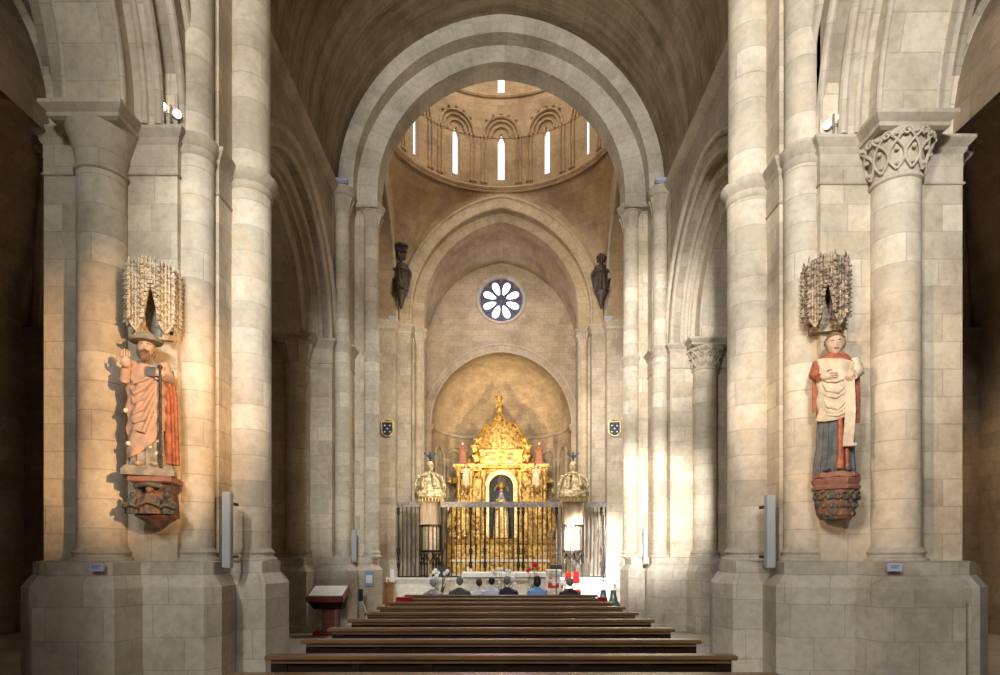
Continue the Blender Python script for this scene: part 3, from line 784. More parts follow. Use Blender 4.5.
# ================================================================== THINGS
# ------------------------------------------------------------------ pews
def copy_tree(o, parent=None):
    c = o.copy(); C.objects.link(c); c.parent = parent
    for ch in list(o.children): copy_tree(ch, c)
    return c
def make_pew():
    t = thing('church_pew', (0, 0, 0), '', 'pew', 'wooden pews in the nave')
    W = 2.39
    def B(mb, n, m): return mb.build(n, m, t)
    mb = MB(); mb.box(-W+0.10, W-0.10, 0.03, 0.055, 0.30, 0.80)
    for k in range(7):
        x = -W+0.12+(2*W-0.28)*k/6; mb.box(x-0.02, x+0.06, 0.005, 0.03, 0.28, 0.80)
    B(mb, 'backrest', M_PEWD)
    mb = MB(); mb.poly([(-W-0.03, -0.045), (W+0.03, -0.045), (W+0.03, 0.115), (-W-0.03, 0.115)], [(-0.01, 0.80), (0, 0.81), (0, 0.84), (-0.012, 0.85)])
    mb.box(-W+0.03, W-0.03, -0.015, 0.085, 0.765, 0.802); B(mb, 'top_rail', M_PEW)
    mb = MB(); mb.poly([(-W+0.06, 0.06), (W-0.06, 0.06), (W-0.06, 0.50), (-W+0.06, 0.50)], [(-0.01, 0.40), (0, 0.41), (0, 0.43), (-0.01, 0.44)]); B(mb, 'seat', M_PEW)
    for s_ in (-1, 1):
        prof = [(0.0, 0), (0.52, 0), (0.52, 0.08), (0.47, 0.14), (0.47, 0.36), (0.53, 0.44), (0.50, 0.58), (0.38, 0.62), (0.22, 0.62), (0.13, 0.72), (0.11, 0.80), (0.0, 0.80)]
        mb = MB(); x0, x1 = (W-0.10, W-0.02) if s_ > 0 else (-W+0.02, -W+0.10)
        mb.face([(x0, y, z) for y, z in prof][::-1]); mb.face([(x1, y, z) for y, z in prof]); mb.grid([[(x0, y, z) for y, z in prof], [(x1, y, z) for y, z in prof]], True)
        mb.box(x0-0.02, x1+0.02, -0.03, 0.56, 0, 0.06)
        B(mb, 'end_panel', M_PEWD)
    mb = MB(); mb.box(-W+0.12, W-0.12, -0.33, -0.15, 0.16, 0.20)
    for x in (-W+0.14, -0.8, 0.8, W-0.20): mb.box(x, x+0.06, -0.30, 0.02, 0.05, 0.17)
    B(mb, 'kneeler', M_PEW)
    mb = MB(); mb.box(-W+0.12, W-0.12, -0.09, 0.03, 0.62, 0.64); B(mb, 'book_shelf', M_PEWD)
    return t
pew0 = make_pew()
ordw = ['the one cut off by the bottom of the picture', 'first whole pew, widest in the nave', 'second whole pew from the bottom', 'third whole pew from the bottom', 'fourth whole pew from the bottom', 'fifth whole pew from the bottom', 'third row behind the seated people', 'second row behind the seated people', 'row directly behind the seated people', 'front row the people sit on']
rows_y = []
for i in range(10):
    p = pew0 if i == 0 else copy_tree(pew0)
    k = i-1; y = 6.38+1.145*k if k >= 0 else 5.36
    rows_y.append(y)
    p.location = (0.0 if i else 0.0, y, 0)
    p['label'] = 'dark brown wooden pew, ' + ordw[i]
YP = rows_y[-1]

# ------------------------------------------------------------------ people
def skin_body(name, pts, edges, rad, mat, parent, root=0, lv=1):
    me = bpy.data.meshes.new(name); me.from_pydata(pts, edges, []); me.update()
    o = bpy.data.objects.new(name, me); C.objects.link(o)
    sk = o.modifiers.new('skin', 'SKIN'); sk.use_smooth_shade = True
    if not me.skin_vertices: 
        bpy.context.view_layer.objects.active = o
    sv = me.skin_vertices[0].data if len(me.skin_vertices) else None
    if sv:
        for k, r in enumerate(rad):
            sv[k].radius = r if isinstance(r, tuple) else (r, r)
            sv[k].use_root = (k == root)
    ss = o.modifiers.new('sub', 'SUBSURF'); ss.levels = lv; ss.render_levels = lv
    me.materials.append(mat); o.parent = parent
    return o
def bake(o):
    dg = bpy.context.evaluated_depsgraph_get(); me = bpy.data.meshes.new_from_object(o.evaluated_get(dg))
    old = o.data; mats = [m for m in old.materials]; o.modifiers.clear(); o.data = me
    if not me.materials:
        for m in mats: me.materials.append(m)
    for p in me.polygons: p.use_smooth = True
    return o
def face_head(mb, c, h, face_dir=1):
    """head ellipsoid height h; face towards +Y*face_dir"""
    def f(d):
        k = 1.0
        fy = d.y*face_dir
        if fy > 0:
            k *= 1-0.05*fy
            k += 0.14*math.exp(-((d.x/0.16)**2+((d.z+0.10)/0.20)**2))*fy      # nose
            for sx in (-1, 1): k -= 0.06*math.exp(-(((d.x-sx*0.34)/0.16)**2+((d.z-0.06)/0.12)**2))
            k += 0.04*math.exp(-((d.x/0.28)**2+((d.z+0.50)/0.09)**2)) - 0.03*math.exp(-((d.x/0.3)**2+((d.z+0.42)/0.05)**2))
            k += 0.05*math.exp(-((d.x/0.3)**2+((d.z+0.82)/0.12)**2))
        if d.z < 0: k *= 1-0.10*abs(d.x)*abs(d.z)*2
        return k
    mb.ball(c, (h*0.36, h*0.42, h*0.5), 28, 20, f)
    for sx in (-1, 1): mb.ball((c[0]+sx*h*0.365, c[1]-0.02*face_dir, c[2]-0.02*h), (h*0.05, h*0.09, h*0.13), 8, 6)
def make_person(x, y, top_z, shirt, hair, label, female=False, sc=1.0, hairlen=0.0):
    t = thing('person', (x, y, 0), label, 'person')
    hh = 0.225*sc; hc = top_z-hh/2; sh = top_z-0.33*sc; w = (0.165 if female else 0.185)*sc
    pel = 0.52
    # body: pelvis, belly, chest, neck; shoulders, elbows, wrists, hands; thighs, knees, ankles, feet
    P = [(0, 0.05, pel), (0, 0.04, (pel+sh)/2-0.02), (0, 0.02, sh-0.12), (0, 0.02, sh+0.01), (0, 0.03, sh+0.08)]
    E = [(0, 1), (1, 2), (2, 3), (3, 4)]; Rd = [0.12*sc, (0.11*sc, 0.09*sc), (0.11*sc, 0.08*sc), 0.05, 0.05]
    for s_ in (-1, 1):
        b = len(P)
        P += [(s_*w*0.85, 0.02, sh-0.09), (s_*(w+0.04), 0.06, sh-0.30), (s_*(w-0.02), 0.28, sh-0.40), (s_*(w-0.08), 0.36, sh-0.40)]
        E += [(3, b), (b, b+1), (b+1, b+2), (b+2, b+3)]; Rd += [0.04, 0.04, 0.036, 0.035]
        b = len(P)
        P += [(s_*0.10, 0.10, pel-0.0), (s_*0.13, 0.48, pel+0.01), (s_*0.13, 0.50, 0.10), (s_*0.13, 0.60, 0.05)]
        E += [(0, b), (b, b+1), (b+1, b+2), (b+2, b+3)]; Rd += [0.085, 0.065, 0.045, 0.04]
    P = [(px, py+0.12, pz) for px, py, pz in P]
    body = skin_body('body', P, E, Rd, M_SKIN, t)
    if body.data.skin_vertices: bake(body)
    mb = MB(); face_head(mb, (x, y+0.17, hc), hh); mb.build('head', M_SKIN, t)
    mb = MB()
    rows = []
    prof = [(sh+0.06, 0.065, 0.06), (sh+0.03, 0.10, 0.08), (sh-0.0, w*0.95, 0.10), (sh-0.06, w+0.055, 0.12), (sh-0.16, w+0.055, 0.135), (sh-0.30, w+0.03, 0.14), (sh-0.45, w+0.02, 0.15), (pel-0.05, w+0.05, 0.18)]
    for z, rx, ry in prof:
        rows.append([(x+rx*math.copysign(abs(cos(2*PI*j/24))**0.85, cos(2*PI*j/24)), y+0.15+ry*sin(2*PI*j/24)*(1+0.04*sin(5*2*PI*j/24)), z) for j in range(24)])
    mb.grid(rows[::-1], True); mb.cap(rows[0], True)
    for s_ in (-1, 1):
        mb.tube([(x+s_*(w-0.0), y+0.14, sh-0.05), (x+s_*(w+0.055), y+0.17, sh-0.17), (x+s_*(w+0.06), y+0.19, sh-0.31), (x+s_*(w+0.02), y+0.32, sh-0.38)], 0.06, 10, rfun=lambda q: 0.075-0.02*q)
    mb.build('shirt', shirt, t)
    mb = MB(); mb.ball((x, y+0.155, hc+0.018), (hh*0.40, hh*0.46, hh*0.50), 18, 12, lambda d: 1.0 if d.y < 0.35 or d.z > 0.5 else 0.86)
    if hairlen: mb.ball((x, y+0.12, hc-0.05), (hh*0.42, hh*0.36, hh*0.42+hairlen), 14, 10)
    mb.build('hair', hair, t)
    # trousers or skirt
    mb = MB()
    for s_ in (-1, 1):
        mb.tube([(x+s_*0.09, y+0.17, pel), (x+s_*0.125, y+0.58, pel+0.01), (x+s_*0.13, y+0.62, pel-0.06), (x+s_*0.13, y+0.62, 0.12)], 0.08, 10, rfun=lambda q: 0.105-0.04*q)
    mb.build('trousers', M_SLATE, t)
    return t
M_SHC = plain('patterned_blouse', (0.62, 0.62, 0.64), rough=0.8, c2=(0.08, 0.08, 0.09), scale=42, detail=1, mask=(0.46, 0.52), bump=0)
M_SHG = plain('dark_green_grey_shirt', (0.075, 0.095, 0.09), rough=0.8)
M_SHW = plain('white_shirt', (0.82, 0.84, 0.90), rough=0.8, var=0.04)
M_SHL = plain('pale_lilac_shirt', (0.66, 0.70, 0.88), rough=0.8, var=0.04)
M_SHN = plain('navy_jacket', (0.015, 0.022, 0.06), rough=0.8)
M_SHB = plain('sky_blue_shirt', (0.24, 0.42, 0.80), rough=0.8, var=0.06)
M_SHK = plain('black_jacket', (0.012, 0.012, 0.014), rough=0.7)
M_HG = plain('grey_hair', (0.20, 0.20, 0.20), rough=0.8, scale=60, bump=0.4)
M_HGW = plain('silver_hair', (0.36, 0.37, 0.40), rough=0.8, scale=60, bump=0.4)
M_HD = plain('dark_hair', (0.025, 0.014, 0.010), rough=0.6, scale=60, bump=0.4)
M_HB = plain('brown_hair', (0.055, 0.03, 0.018), rough=0.6, scale=60, bump=0.4)
def PXX(px, Y): return (px-502)*Y/F
people = [(434, 578.5, M_SHC, M_HGW, 'silver-haired person in a black and white patterned blouse, seated at the pew\'s end', True, 0.0),
          (460.5, 577, M_SHG, M_HG, 'grey-haired person in a dark grey-green shirt seated in front pew, seen from behind', False, 0),
          (480, 579, M_SHW, M_HB, 'dark-haired person in a white shirt seated close against a neighbour in lilac', True, 0.0),
          (492.5, 577.5, M_SHL, M_HD, 'black-haired person in a pale lilac shirt seated in the front pew', False, 0),
          (508, 576.5, M_SHN, M_HG, 'grey-haired person in a navy jacket seated mid-pew before the altar', False, 0),
          (538, 576, M_SHB, M_HD, 'dark-haired person in a sky blue shirt seated in the front pew', True, 0.02),
          (570.5, 578, M_SHK, M_HG, 'grey-haired person in black seated near the end by the red chairs', False, 0)]
for i, (px, py, sm, hm, lb, fem, hl) in enumerate(people):
    yy = YP+0.10 + (0.10 if px == 480 else 0)
    yh = yy+0.17
    make_person(PXX(px, yh), yy, H-(py-553)*yh/F, sm, hm, lb, fem, 0.92 if px in (480, 492.5) else 1.0, hl)

# ------------------------------------------------------------------ big wall statues
def draped(mb, cx, cy, z0, z1, prof, folds=9, amp=0.12, seed=0, n=64, lean=None, twist=0.5):
    rows = []; m = 34
    for i in range(m+1):
        t = i/m
        # interpolate profile (t, rx, ry, dx)
        for q in range(len(prof)-1):
            if prof[q][0] <= t <= prof[q+1][0]: break
        a, b = prof[q], prof[q+1]; k = (t-a[0])/max(1e-6, b[0]-a[0]); k = k*k*(3-2*k)
        rx = a[1]+(b[1]-a[1])*k; ry = a[2]+(b[2]-a[2])*k; dx = a[3]+(b[3]-a[3])*k
        am = amp*(1-t)**0.7
        row = []
        for j in range(n):
            th = 2*PI*j/n
            fo = 1+am*(abs(sin(folds*th/2+seed+twist*t*2))**0.7*2-1.1)+0.03*noise.noise(Vector((cos(th)*2, sin(th)*2+seed, t*7)))
            row.append((cx+dx+rx*cos(th)*fo, cy+ry*sin(th)*fo, z0+(z1-z0)*t))
        rows.append(row)
    mb.grid(rows, True); mb.cap(rows[0], False); mb.cap(rows[-1], True)
def hand(mb, c, d, up, s=1.0, curl=0.5):
    """palm at c, fingers along d, thumb to the side"""
    c = Vector(c); d = Vector(d).normalized(); up = Vector(up).normalized(); side = d.cross(up).normalized()
    M = Matrix((( side.x, d.x, up.x, c.x), (side.y, d.y, up.y, c.y), (side.z, d.z, up.z, c.z), (0, 0, 0, 1)))
    st = len(mb.v); mb.ball((0, 0, 0), (0.042*s, 0.052*s, 0.018*s), 12, 8)
    for k, L in enumerate((0.066, 0.078, 0.072, 0.056)):
        x = (-0.03+0.02*k)*s; p = [Vector((x, 0.04*s, 0))]; a = 0
        for q in range(3):
            a += curl*0.55; p.append(p[-1]+Vector((0, cos(a), -sin(a)))*L*s*(0.42, 0.33, 0.25)[q])
        mb.tube(p, 0.0095*s, 7, rfun=lambda t, s=s: (0.0105-0.003*t)*s)
    mb.tube([(-0.036*s, -0.02*s, 0), (-0.062*s, 0.012*s, -0.008*s), (-0.066*s, 0.045*s, -0.016*s)], 0.011*s, 7)
    mb.xform(M, st)
def statue_head(t, c, h, beard=False):
    mb = MB(); face_head(mb, c, h, -1); mb.tube([(c[0], c[1]+0.01, c[2]-h*0.75), (c[0], c[1]+0.005, c[2]-h*0.3)], h*0.22, 14); mb.build('head', M_FLESH, t)
    for s_ in (-1, 1):
        mb = MB(); mb.ball((c[0]+s_*h*0.13, c[1]-h*0.375, c[2]+0.03*h), (h*0.05, h*0.03, h*0.028), 8, 6); mb.build('eye', M_WAX, t)
    for s_ in (-1, 1):
        mb = MB(); mb.ball((c[0]+s_*h*0.13, c[1]-h*0.40, c[2]+0.03*h), (h*0.02, h*0.015, h*0.02), 8, 6)
        mb.tube([(c[0]+s_*h*0.06, c[1]-h*0.40, c[2]+0.10*h), (c[0]+s_*h*0.14, c[1]-h*0.395, c[2]+0.12*h), (c[0]+s_*h*0.21, c[1]-h*0.35, c[2]+0.10*h)], h*0.012, 5); mb.build('brow_and_pupil', M_HAIRB, t)
    mb = MB(); mb.tube([(c[0]-h*0.09, c[1]-h*0.385, c[2]-0.235*h), (c[0], c[1]-h*0.41, c[2]-0.225*h), (c[0]+h*0.09, c[1]-h*0.385, c[2]-0.235*h)], h*0.018, 6); mb.build('lips', M_RED, t)

def statue_left():
    Yc = 7.80; zb = 1.9+(553-477)*Yc/F
    cx = (148.5-501.5)*Yc/F; S = (477-330)*Yc/F
    t = thing('saint_statue', (cx, Yc, zb), 'painted statue of a bearded pilgrim in a brimmed hat, pink cloak and staff', 'statue')
    z = lambda k: zb+S*k
    mb = MB(); mb.poly([(cx-0.27, Yc-0.22), (cx+0.31, Yc-0.22), (cx+0.31, Yc+0.24), (cx-0.27, Yc+0.24)], [(0, zb), (0, zb+0.07), (-0.04, zb+0.12)]); mb.build('pedestal', M_TUNIC, t)
    mb = MB(); draped(mb, cx, Yc, zb+0.12, z(0.80), [(0, 0.23, 0.15, 0.02), (0.25, 0.21, 0.14, 0.02), (0.6, 0.20, 0.135, 0), (0.85, 0.20, 0.12, 0), (0.95, 0.15, 0.10, 0), (1, 0.07, 0.07, 0)], 15, 0.16, 1); mb.build('tunic', M_TUNIC, t)
    # pink cloak: diagonal wrap with swags
    mb = MB(); rows = []
    for i in range(25):
        v = i/24; row = []
        for j in range(29):
            u = j/28; a = PI*1.12+u*PI*0.86
            top = z(0.74)-0.10*(1-u)**1.0*0; bot = z(0.10)+(z(0.42)-z(0.10))*u**1.6
            zz = top+(bot-top)*v
            rr = 1+0.06*sin(13*(v*1.1+0.7*u)*2+1.2)+0.05*sin(u*19+v*5)
            row.append((cx+0.01+0.235*cos(a)*rr-0.02*v*(1-u), Yc+0.175*sin(a)*rr-0.015*sin(v*PI), zz))
        rows.append(row)
    mb.grid(rows, flip=False); mb.grid([[(x, y+0.02, zz) for x, y, zz in r] for r in rows], flip=True); mb.build('cloak', M_PINK, t)
    for k, (v0, dx) in enumerate(((0.60, 0), (0.55, 0.02), (0.50, 0.03), (0.44, 0.02))):   # swag folds
        pass
    mb = MB()
    for k, (v0, e0, e1, dp_) in enumerate(((0.64, .03, .06, .03), (0.59, .0, .10, .05), (0.52, .03, .13, .04), (0.46, -.02, .17, .05), (0.38, -.05, .22, .03), (0.28, -.08, .28, -.02))):
        mb.tube([(cx-0.20+0.012*k, Yc-0.10, z(v0+e0)), (cx-0.13, Yc-0.18, z(v0-dp_)), (cx-0.03, Yc-0.195, z(v0-dp_*0.3)), (cx+0.06, Yc-0.185, z(v0+e1*0.5)), (cx+0.13, Yc-0.14, z(v0+e1))], 0.02, 8, rfun=lambda q: 0.008+0.02*sin(PI*q))
    mb.build('cloak_swag', M_PINK, t)
    mb = MB()
    for k in range(3):
        x0 = cx+0.20+0.035*k; mb.tube([(x0-0.02, Yc-0.06+0.05*k, z(0.74)), (x0+0.02, Yc-0.07+0.05*k, z(0.55)), (x0+0.03, Yc-0.08+0.05*k, z(0.3)), (x0+0.035, Yc-0.07+0.05*k, z(0.09))], 0.035, 8, rfun=lambda q: 0.03+0.02*q)
    mb.build('cloak_lining', M_RED, t)
    # arms
    mb = MB(); mb.tube([(cx-0.17, Yc-0.02, z(0.76)), (cx-0.235, Yc-0.07, z(0.68)), (cx-0.23, Yc-0.13, z(0.635)), (cx-0.22, Yc-0.16, z(0.70))], 0.06, 12, rfun=lambda q: 0.085-0.035*q)
    mb.build('sleeve', M_PINK, t); mb = MB()
    mb.tube([(cx+0.16, Yc-0.02, z(0.76)), (cx+0.24, Yc-0.07, z(0.66)), (cx+0.17, Yc-0.17, z(0.67))], 0.06, 12, rfun=lambda q: 0.085-0.03*q); mb.build('sleeve', M_PINK, t)
    mb = MB(); hand(mb, (cx-0.22, Yc-0.17, z(0.745)), (0.0, -0.1, 1), (0, -1, 0), 1.35, 0.25); mb.build('raised_hand', M_FLESH, t)
    mb = MB(); hand(mb, (cx+0.16, Yc-0.215, z(0.685)), (-1, -0.1, 0.1), (0, -1, 0), 1.15, 1.4); mb.build('staff_hand', M_FLESH, t)
    mb = MB(); mb.box(cx-0.0, cx+0.10, Yc-0.235, Yc-0.19, z(0.655), z(0.72)); mb.build('book', M_SLATE, t)
    mb = MB(); mb.tube([(cx+0.165, Yc-0.22, zb+0.10), (cx+0.16, Yc-0.23, z(0.40)), (cx+0.155, Yc-0.225, z(0.72))], 0.018, 8); mb.ball((cx+0.155, Yc-0.225, z(0.725)), 0.03); mb.build('staff', M_BRONZE, t)
    hc = (cx-0.02, Yc-0.05, z(0.865)); hh = 0.27
    statue_head(t, hc, hh)
    mb = MB(); mb.ball((hc[0], hc[1]+0.03, hc[2]-0.01), (0.115, 0.11, 0.15), 24, 16, lambda d: 1+0.08*sin(14*math.atan2(d.y, d.x))*(1-abs(d.z)) if d.y > -0.4 else 0.6); mb.build('hair', M_HAIRB, t)
    mb = MB(); mb.ball((hc[0], hc[1]-0.085, hc[2]-0.125), (0.058, 0.040, 0.062), 20, 12, lambda d: 1+0.12*sin(8*math.atan2(d.y, d.x))); mb.tube([(hc[0]-0.05, hc[1]-0.095, hc[2]-0.065), (hc[0], hc[1]-0.118, hc[2]-0.045), (hc[0]+0.05, hc[1]-0.095, hc[2]-0.065)], 0.012, 6); mb.build('beard', M_HAIRB, t)
    mb = MB(); mb.lathe((hc[0], hc[1]+0.01), [(0.10, hc[2]+0.06), (0.185, hc[2]+0.075), (0.20, hc[2]+0.10), (0.185, hc[2]+0.115), (0.125, hc[2]+0.105), (0.115, hc[2]+0.15), (0.08, hc[2]+0.185), (0.02, hc[2]+0.195)], 28); mb.build('hat', M_TUNIC, t)
    mb = MB()
    for k in range(9):
        a = random.random(); mb.ball((cx+0.02+0.17*random.random(), Yc-0.15-0.02*random.random(), z(0.12+0.5*a)), (0.018, 0.01, 0.018), 8, 6)
    mb.ball((cx-0.23, Yc-0.1, z(0.43)), 0.03); mb.ball((cx-0.20, Yc-0.12, z(0.21)), 0.03); mb.build('scallop_shells', M_WAX, t)
    for s_ in (-1, 1): mb = MB(); mb.ball((cx+s_*0.09, Yc-0.15, zb+0.14), (0.045, 0.10, 0.035)); mb.build('foot', M_FLESH, t)
    t.rotation_euler.z = 0.40
    return cx, Yc, zb
def statue_right():
    Yc = 7.80; zb = 1.9+(553-478)*Yc/F
    cx = (836-501.5)*Yc/F; S = (478-329)*Yc/F
    t = thing('saint_statue', (cx, Yc, zb), 'painted statue of a beardless tonsured saint holding a long cream scroll', 'statue')
    z = lambda k: zb+S*k
    mb = MB(); mb.lathe((cx, Yc), [(0.27, zb), (0.27, zb+0.03), (0.25, zb+0.06)], 8, sy=0.8); mb.build('pedestal', M_SLABR, t)
    mb = MB(); draped(mb, cx, Yc, zb+0.05, z(0.55), [(0, 0.22, 0.15, -0.02), (0.4, 0.20, 0.14, -0.01), (1, 0.18, 0.12, 0)], 17, 0.14, 2, twist=0.1); mb.build('under_robe', M_SLATE, t)
    mb = MB(); mb.tube([(cx+0.03, Yc-0.16, z(0.40)), (cx+0.035, Yc-0.17, z(0.2)), (cx+0.03, Yc-0.17, z(0.05))], 0.03, 8, rfun=lambda q: 0.025+0.02*q); mb.tube([(cx+0.10, Yc-0.13, z(0.40)), (cx+0.11, Yc-0.15, z(0.05))], 0.02, 8); mb.build('red_gown_fold', M_RED, t)
    # red torso and cape
    mb = MB(); draped(mb, cx, Yc, z(0.42), z(0.825), [(0, 0.215, 0.14, 0), (0.4, 0.215, 0.135, 0), (0.8, 0.225, 0.125, 0), (0.93, 0.15, 0.10, 0), (1, 0.07, 0.07, 0)], 7, 0.04, 0.5); mb.build('red_gown', M_RED, t)
    # cream mantle swept over the front
    mb = MB(); rows = []
    for i in range(29):
        v = i/28; row = []
        for j in range(33):
            u = j/32; a = PI*1.10+u*PI*0.80
            top = z(0.80)-0.10*u
            bot = z(0.385)+0.10*u**2*1.2-0.05*sin(PI*u)
            zz = top+(bot-top)*v
            rr = 1+0.055*sin(9*v*PI*0.7+2.2*sin(PI*u)+0.5)*(0.4+v)+0.02*sin(u*23)
            row.append((cx-0.005+0.225*cos(a)*rr, Yc+0.175*sin(a)*rr-0.012, zz))
        rows.append(row)
    mb.grid(rows); mb.grid([[(x, y+0.02, zz) for x, y, zz in r] for r in rows], flip=True); mb.build('mantle', M_CREAM, t)
    mb = MB()
    for k, (v0, e0, e1, dp_) in enumerate(((0.645, .02, .03, .02), (0.60, .05, .0, .05), (0.555, .01, .05, .035), (0.50, .05, .04, .06), (0.455, .02, .08, .04), (0.42, .0, .07, .02))):
        mb.tube([(cx-0.19+0.01*k, Yc-0.12, z(v0+e0)), (cx-0.11, Yc-0.185, z(v0-dp_*0.6)), (cx-0.02+0.02*(k % 2), Yc-0.20, z(v0-dp_)), (cx+0.07, Yc-0.19, z(v0-dp_*0.3)), (cx+0.12, Yc-0.16, z(v0+e1))], 0.02, 8, rfun=lambda q: 0.006+0.017*sin(PI*q))
    mb.build('mantle_folds', M_CREAM, t)
    mb = MB()   # red shoulder cape
    rows = []
    for i in range(8):
        v = i/7; row = []
        for j in range(25):
            a = PI*1.05+PI*0.9*j/24; r0 = 0.09+0.14*v**0.7
            row.append((cx+r0*cos(a), Yc+0.01+(0.085+0.105*v**0.7)*sin(a), z(0.835)-(0.04+0.10*(j/24))*v*1.1-0.02*v))
        rows.append(row)
    mb.grid(rows); mb.grid([[(x, y+0.015, zz) for x, y, zz in r] for r in rows], flip=True); mb.build('shoulder_cape', M_RED, t)
    mb = MB(); mb.lathe((cx, Yc), [(0.12, z(0.79)), (0.10, z(0.83)), (0.075, z(0.85)), (0.07, z(0.86))], 24, sy=0.95); mb.build('grey_collar', M_TUNIC, t)
    mb = MB(); mb.tube([(cx-0.19, Yc-0.02, z(0.77)), (cx-0.25, Yc-0.07, z(0.69)), (cx-0.20, Yc-0.16, z(0.66))], 0.06, 12, rfun=lambda q: 0.08-0.03*q)
    mb.build('sleeve', M_RED, t); mb = MB()
    mb.tube([(cx+0.19, Yc-0.02, z(0.77)), (cx+0.24, Yc-0.07, z(0.68)), (cx+0.17, Yc-0.17, z(0.65))], 0.06, 12, rfun=lambda q: 0.08-0.03*q); mb.build('sleeve', M_CREAM, t)
    for s_ in (-1, 1): 
        mb = MB(); mb.tube([(cx+s_*0.235, Yc-0.02, z(0.68)), (cx+s_*0.24, Yc-0.04, z(0.5)), (cx+s_*0.235, Yc-0.02, z(0.36 if s_ > 0 else 0.45))], 0.03, 8); mb.build('cloak_edge', M_RED, t)
    mb = MB(); hand(mb, (cx-0.13, Yc-0.20, z(0.665)), (1, -0.15, -0.1), (0, -1, 0), 1.25, 0.35); mb.build('hand', M_FLESH, t)
    mb = MB(); hand(mb, (cx+0.14, Yc-0.215, z(0.665)), (-0.4, -0.2, -1), (0, -1, 0), 1.15, 0.9); mb.build('hand', M_FLESH, t)
    mb = MB(); rows = []
    for i in range(21):
        v = i/20; yy = Yc-0.215+0.02*sin(v*7); zz = z(0.66)-(z(0.66)-z(0.20))*v
        if v > 0.93: yy -= 0.02
        rows.append([(cx+0.10+0.075*u+0.015*sin(v*4), yy+0.006*cos(u*3), zz) for u in (-0.5, 0, 0.5, 1)])
    mb.grid(rows, flip=True); mb.grid([[(x, y+0.012, zz) for x, y, zz in r] for r in rows])
    mb.tube([(cx+0.05, Yc-0.215, z(0.20)), (cx+0.20, Yc-0.215, z(0.20))], 0.022, 10); mb.build('scroll', M_CREAM, t)
    hc = (cx-0.01, Yc-0.05, z(0.885)); hh = 0.29
    statue_head(t, hc, hh)
    mb = MB(); mb.ball((hc[0], hc[1]+0.025, hc[2]+0.035), (0.125, 0.13, 0.125), 32, 20, lambda d: (1+0.05*sin(16*math.atan2(d.y, d.x))) if (d.y > -0.5 or d.z > 0.40) and d.z > -0.75 else 0.6)
    mb.build('hair', M_HAIRB, t)
    mb = MB(); mb.ball((hc[0], hc[1]+0.02, hc[2]+0.135), (0.055, 0.055, 0.03), 16, 8); mb.build('tonsure', M_FLESH, t)
    for s_ in (-1, 1): mb = MB(); mb.ball((cx+s_*0.12, Yc-0.15, zb+0.09), (0.045, 0.09, 0.035)); mb.build('shoe', M_SLATE, t)
    t.rotation_euler.z = -0.38
    return cx, Yc, zb
LX, LYc, LZ = statue_left(); RX, RYc, RZ_ = statue_right()

# corbels beneath the statues
M_CARVG = plain('dark_green_carving', (0.15, 0.135, 0.08), rough=0.75, scale=9, c2=(0.05, 0.045, 0.035), bump=0.6, dist=0.02)
M_CARVO = plain('worn_orange_carving', (0.30, 0.14, 0.07), rough=0.7, scale=8, c2=(0.09, 0.08, 0.06), bump=0.6, dist=0.02)
t = thing('statue_corbel', (LX, 8.1, LZ-0.6), 'square carved corbel with small praying figures under the bearded pilgrim statue', 'corbel')
hw = 0.235
mb = MB(); mb.poly([(LX-hw, 7.60), (LX+hw+0.02, 7.60), (LX+hw+0.02, 8.14), (LX-hw, 8.14)], [(-0.03, LZ-0.09), (0, LZ-0.07), (0, LZ-0.02), (-0.02, LZ)]); mb.build('top_slab', M_SLABR, t)
mb = MB(); mb.poly([(LX-hw+.03, 7.68), (LX+hw, 7.68), (LX+hw, 8.16), (LX-hw+.03, 8.16)], [(-0.17, LZ-0.64), (-0.10, LZ-0.56), (-0.02, LZ-0.50), (-0.03, LZ-0.2), (0, LZ-0.1)]); mb.build('bracket', M_CARV, t)
for k, (dx, sc_, m_a) in enumerate(((-0.0, 1.0, M_CARVO), (0.19, 0.75, M_CARVG), (-0.20, 0.75, M_CARVG))):
    x0 = LX+dx; y0 = 7.66 if k == 0 else 7.70; z0 = LZ-0.47
    mb = MB(); draped(mb, x0, y0, z0, z0+0.26*sc_, [(0, 0.12*sc_, 0.07, 0), (0.7, 0.11*sc_, 0.07, 0), (1, 0.05, 0.04, 0)], 9, 0.1, k)
    mb.tube([(x0-0.11*sc_, y0-0.03, z0+0.18*sc_), (x0-0.11*sc_, y0-0.08, z0+0.10*sc_), (x0, y0-0.11, z0+0.15*sc_), (x0+0.11*sc_, y0-0.08, z0+0.10*sc_), (x0+0.11*sc_, y0-0.03, z0+0.18*sc_)], 0.024, 8)
    f_ = mb.build('carved_figure', m_a, t)
    mb = MB(); face_head(mb, (x0, y0-0.03, z0+0.30*sc_), 0.12*sc_, -1); mb.build('carved_head', M_CARVO if k == 0 else m_a, f_)
t.rotation_euler.z = 0.22
mb = MB(); mb.tube([(LX-0.14, 7.62, LZ-0.13), (LX, 7.57, LZ-0.11), (LX+0.14, 7.62, LZ-0.13)], 0.03, 8); mb.build('drapery_band', M_CARVG, t)
t = thing('statue_corbel', (RX, 8.1, RZ_-0.55), 'rounded leaf-carved corbel under the tonsured statue with the scroll', 'corbel')
cr = (RX+0.03, 7.86)
mb = MB(); mb.lathe(cr, [(0.20, RZ_-0.17), (0.28, RZ_-0.15), (0.295, RZ_-0.12), (0.26, RZ_-0.09), (0.285, RZ_-0.05), (0.295, RZ_-0.02), (0.27, RZ_)], 8); mb.build('top_slab', M_SLABR, t)
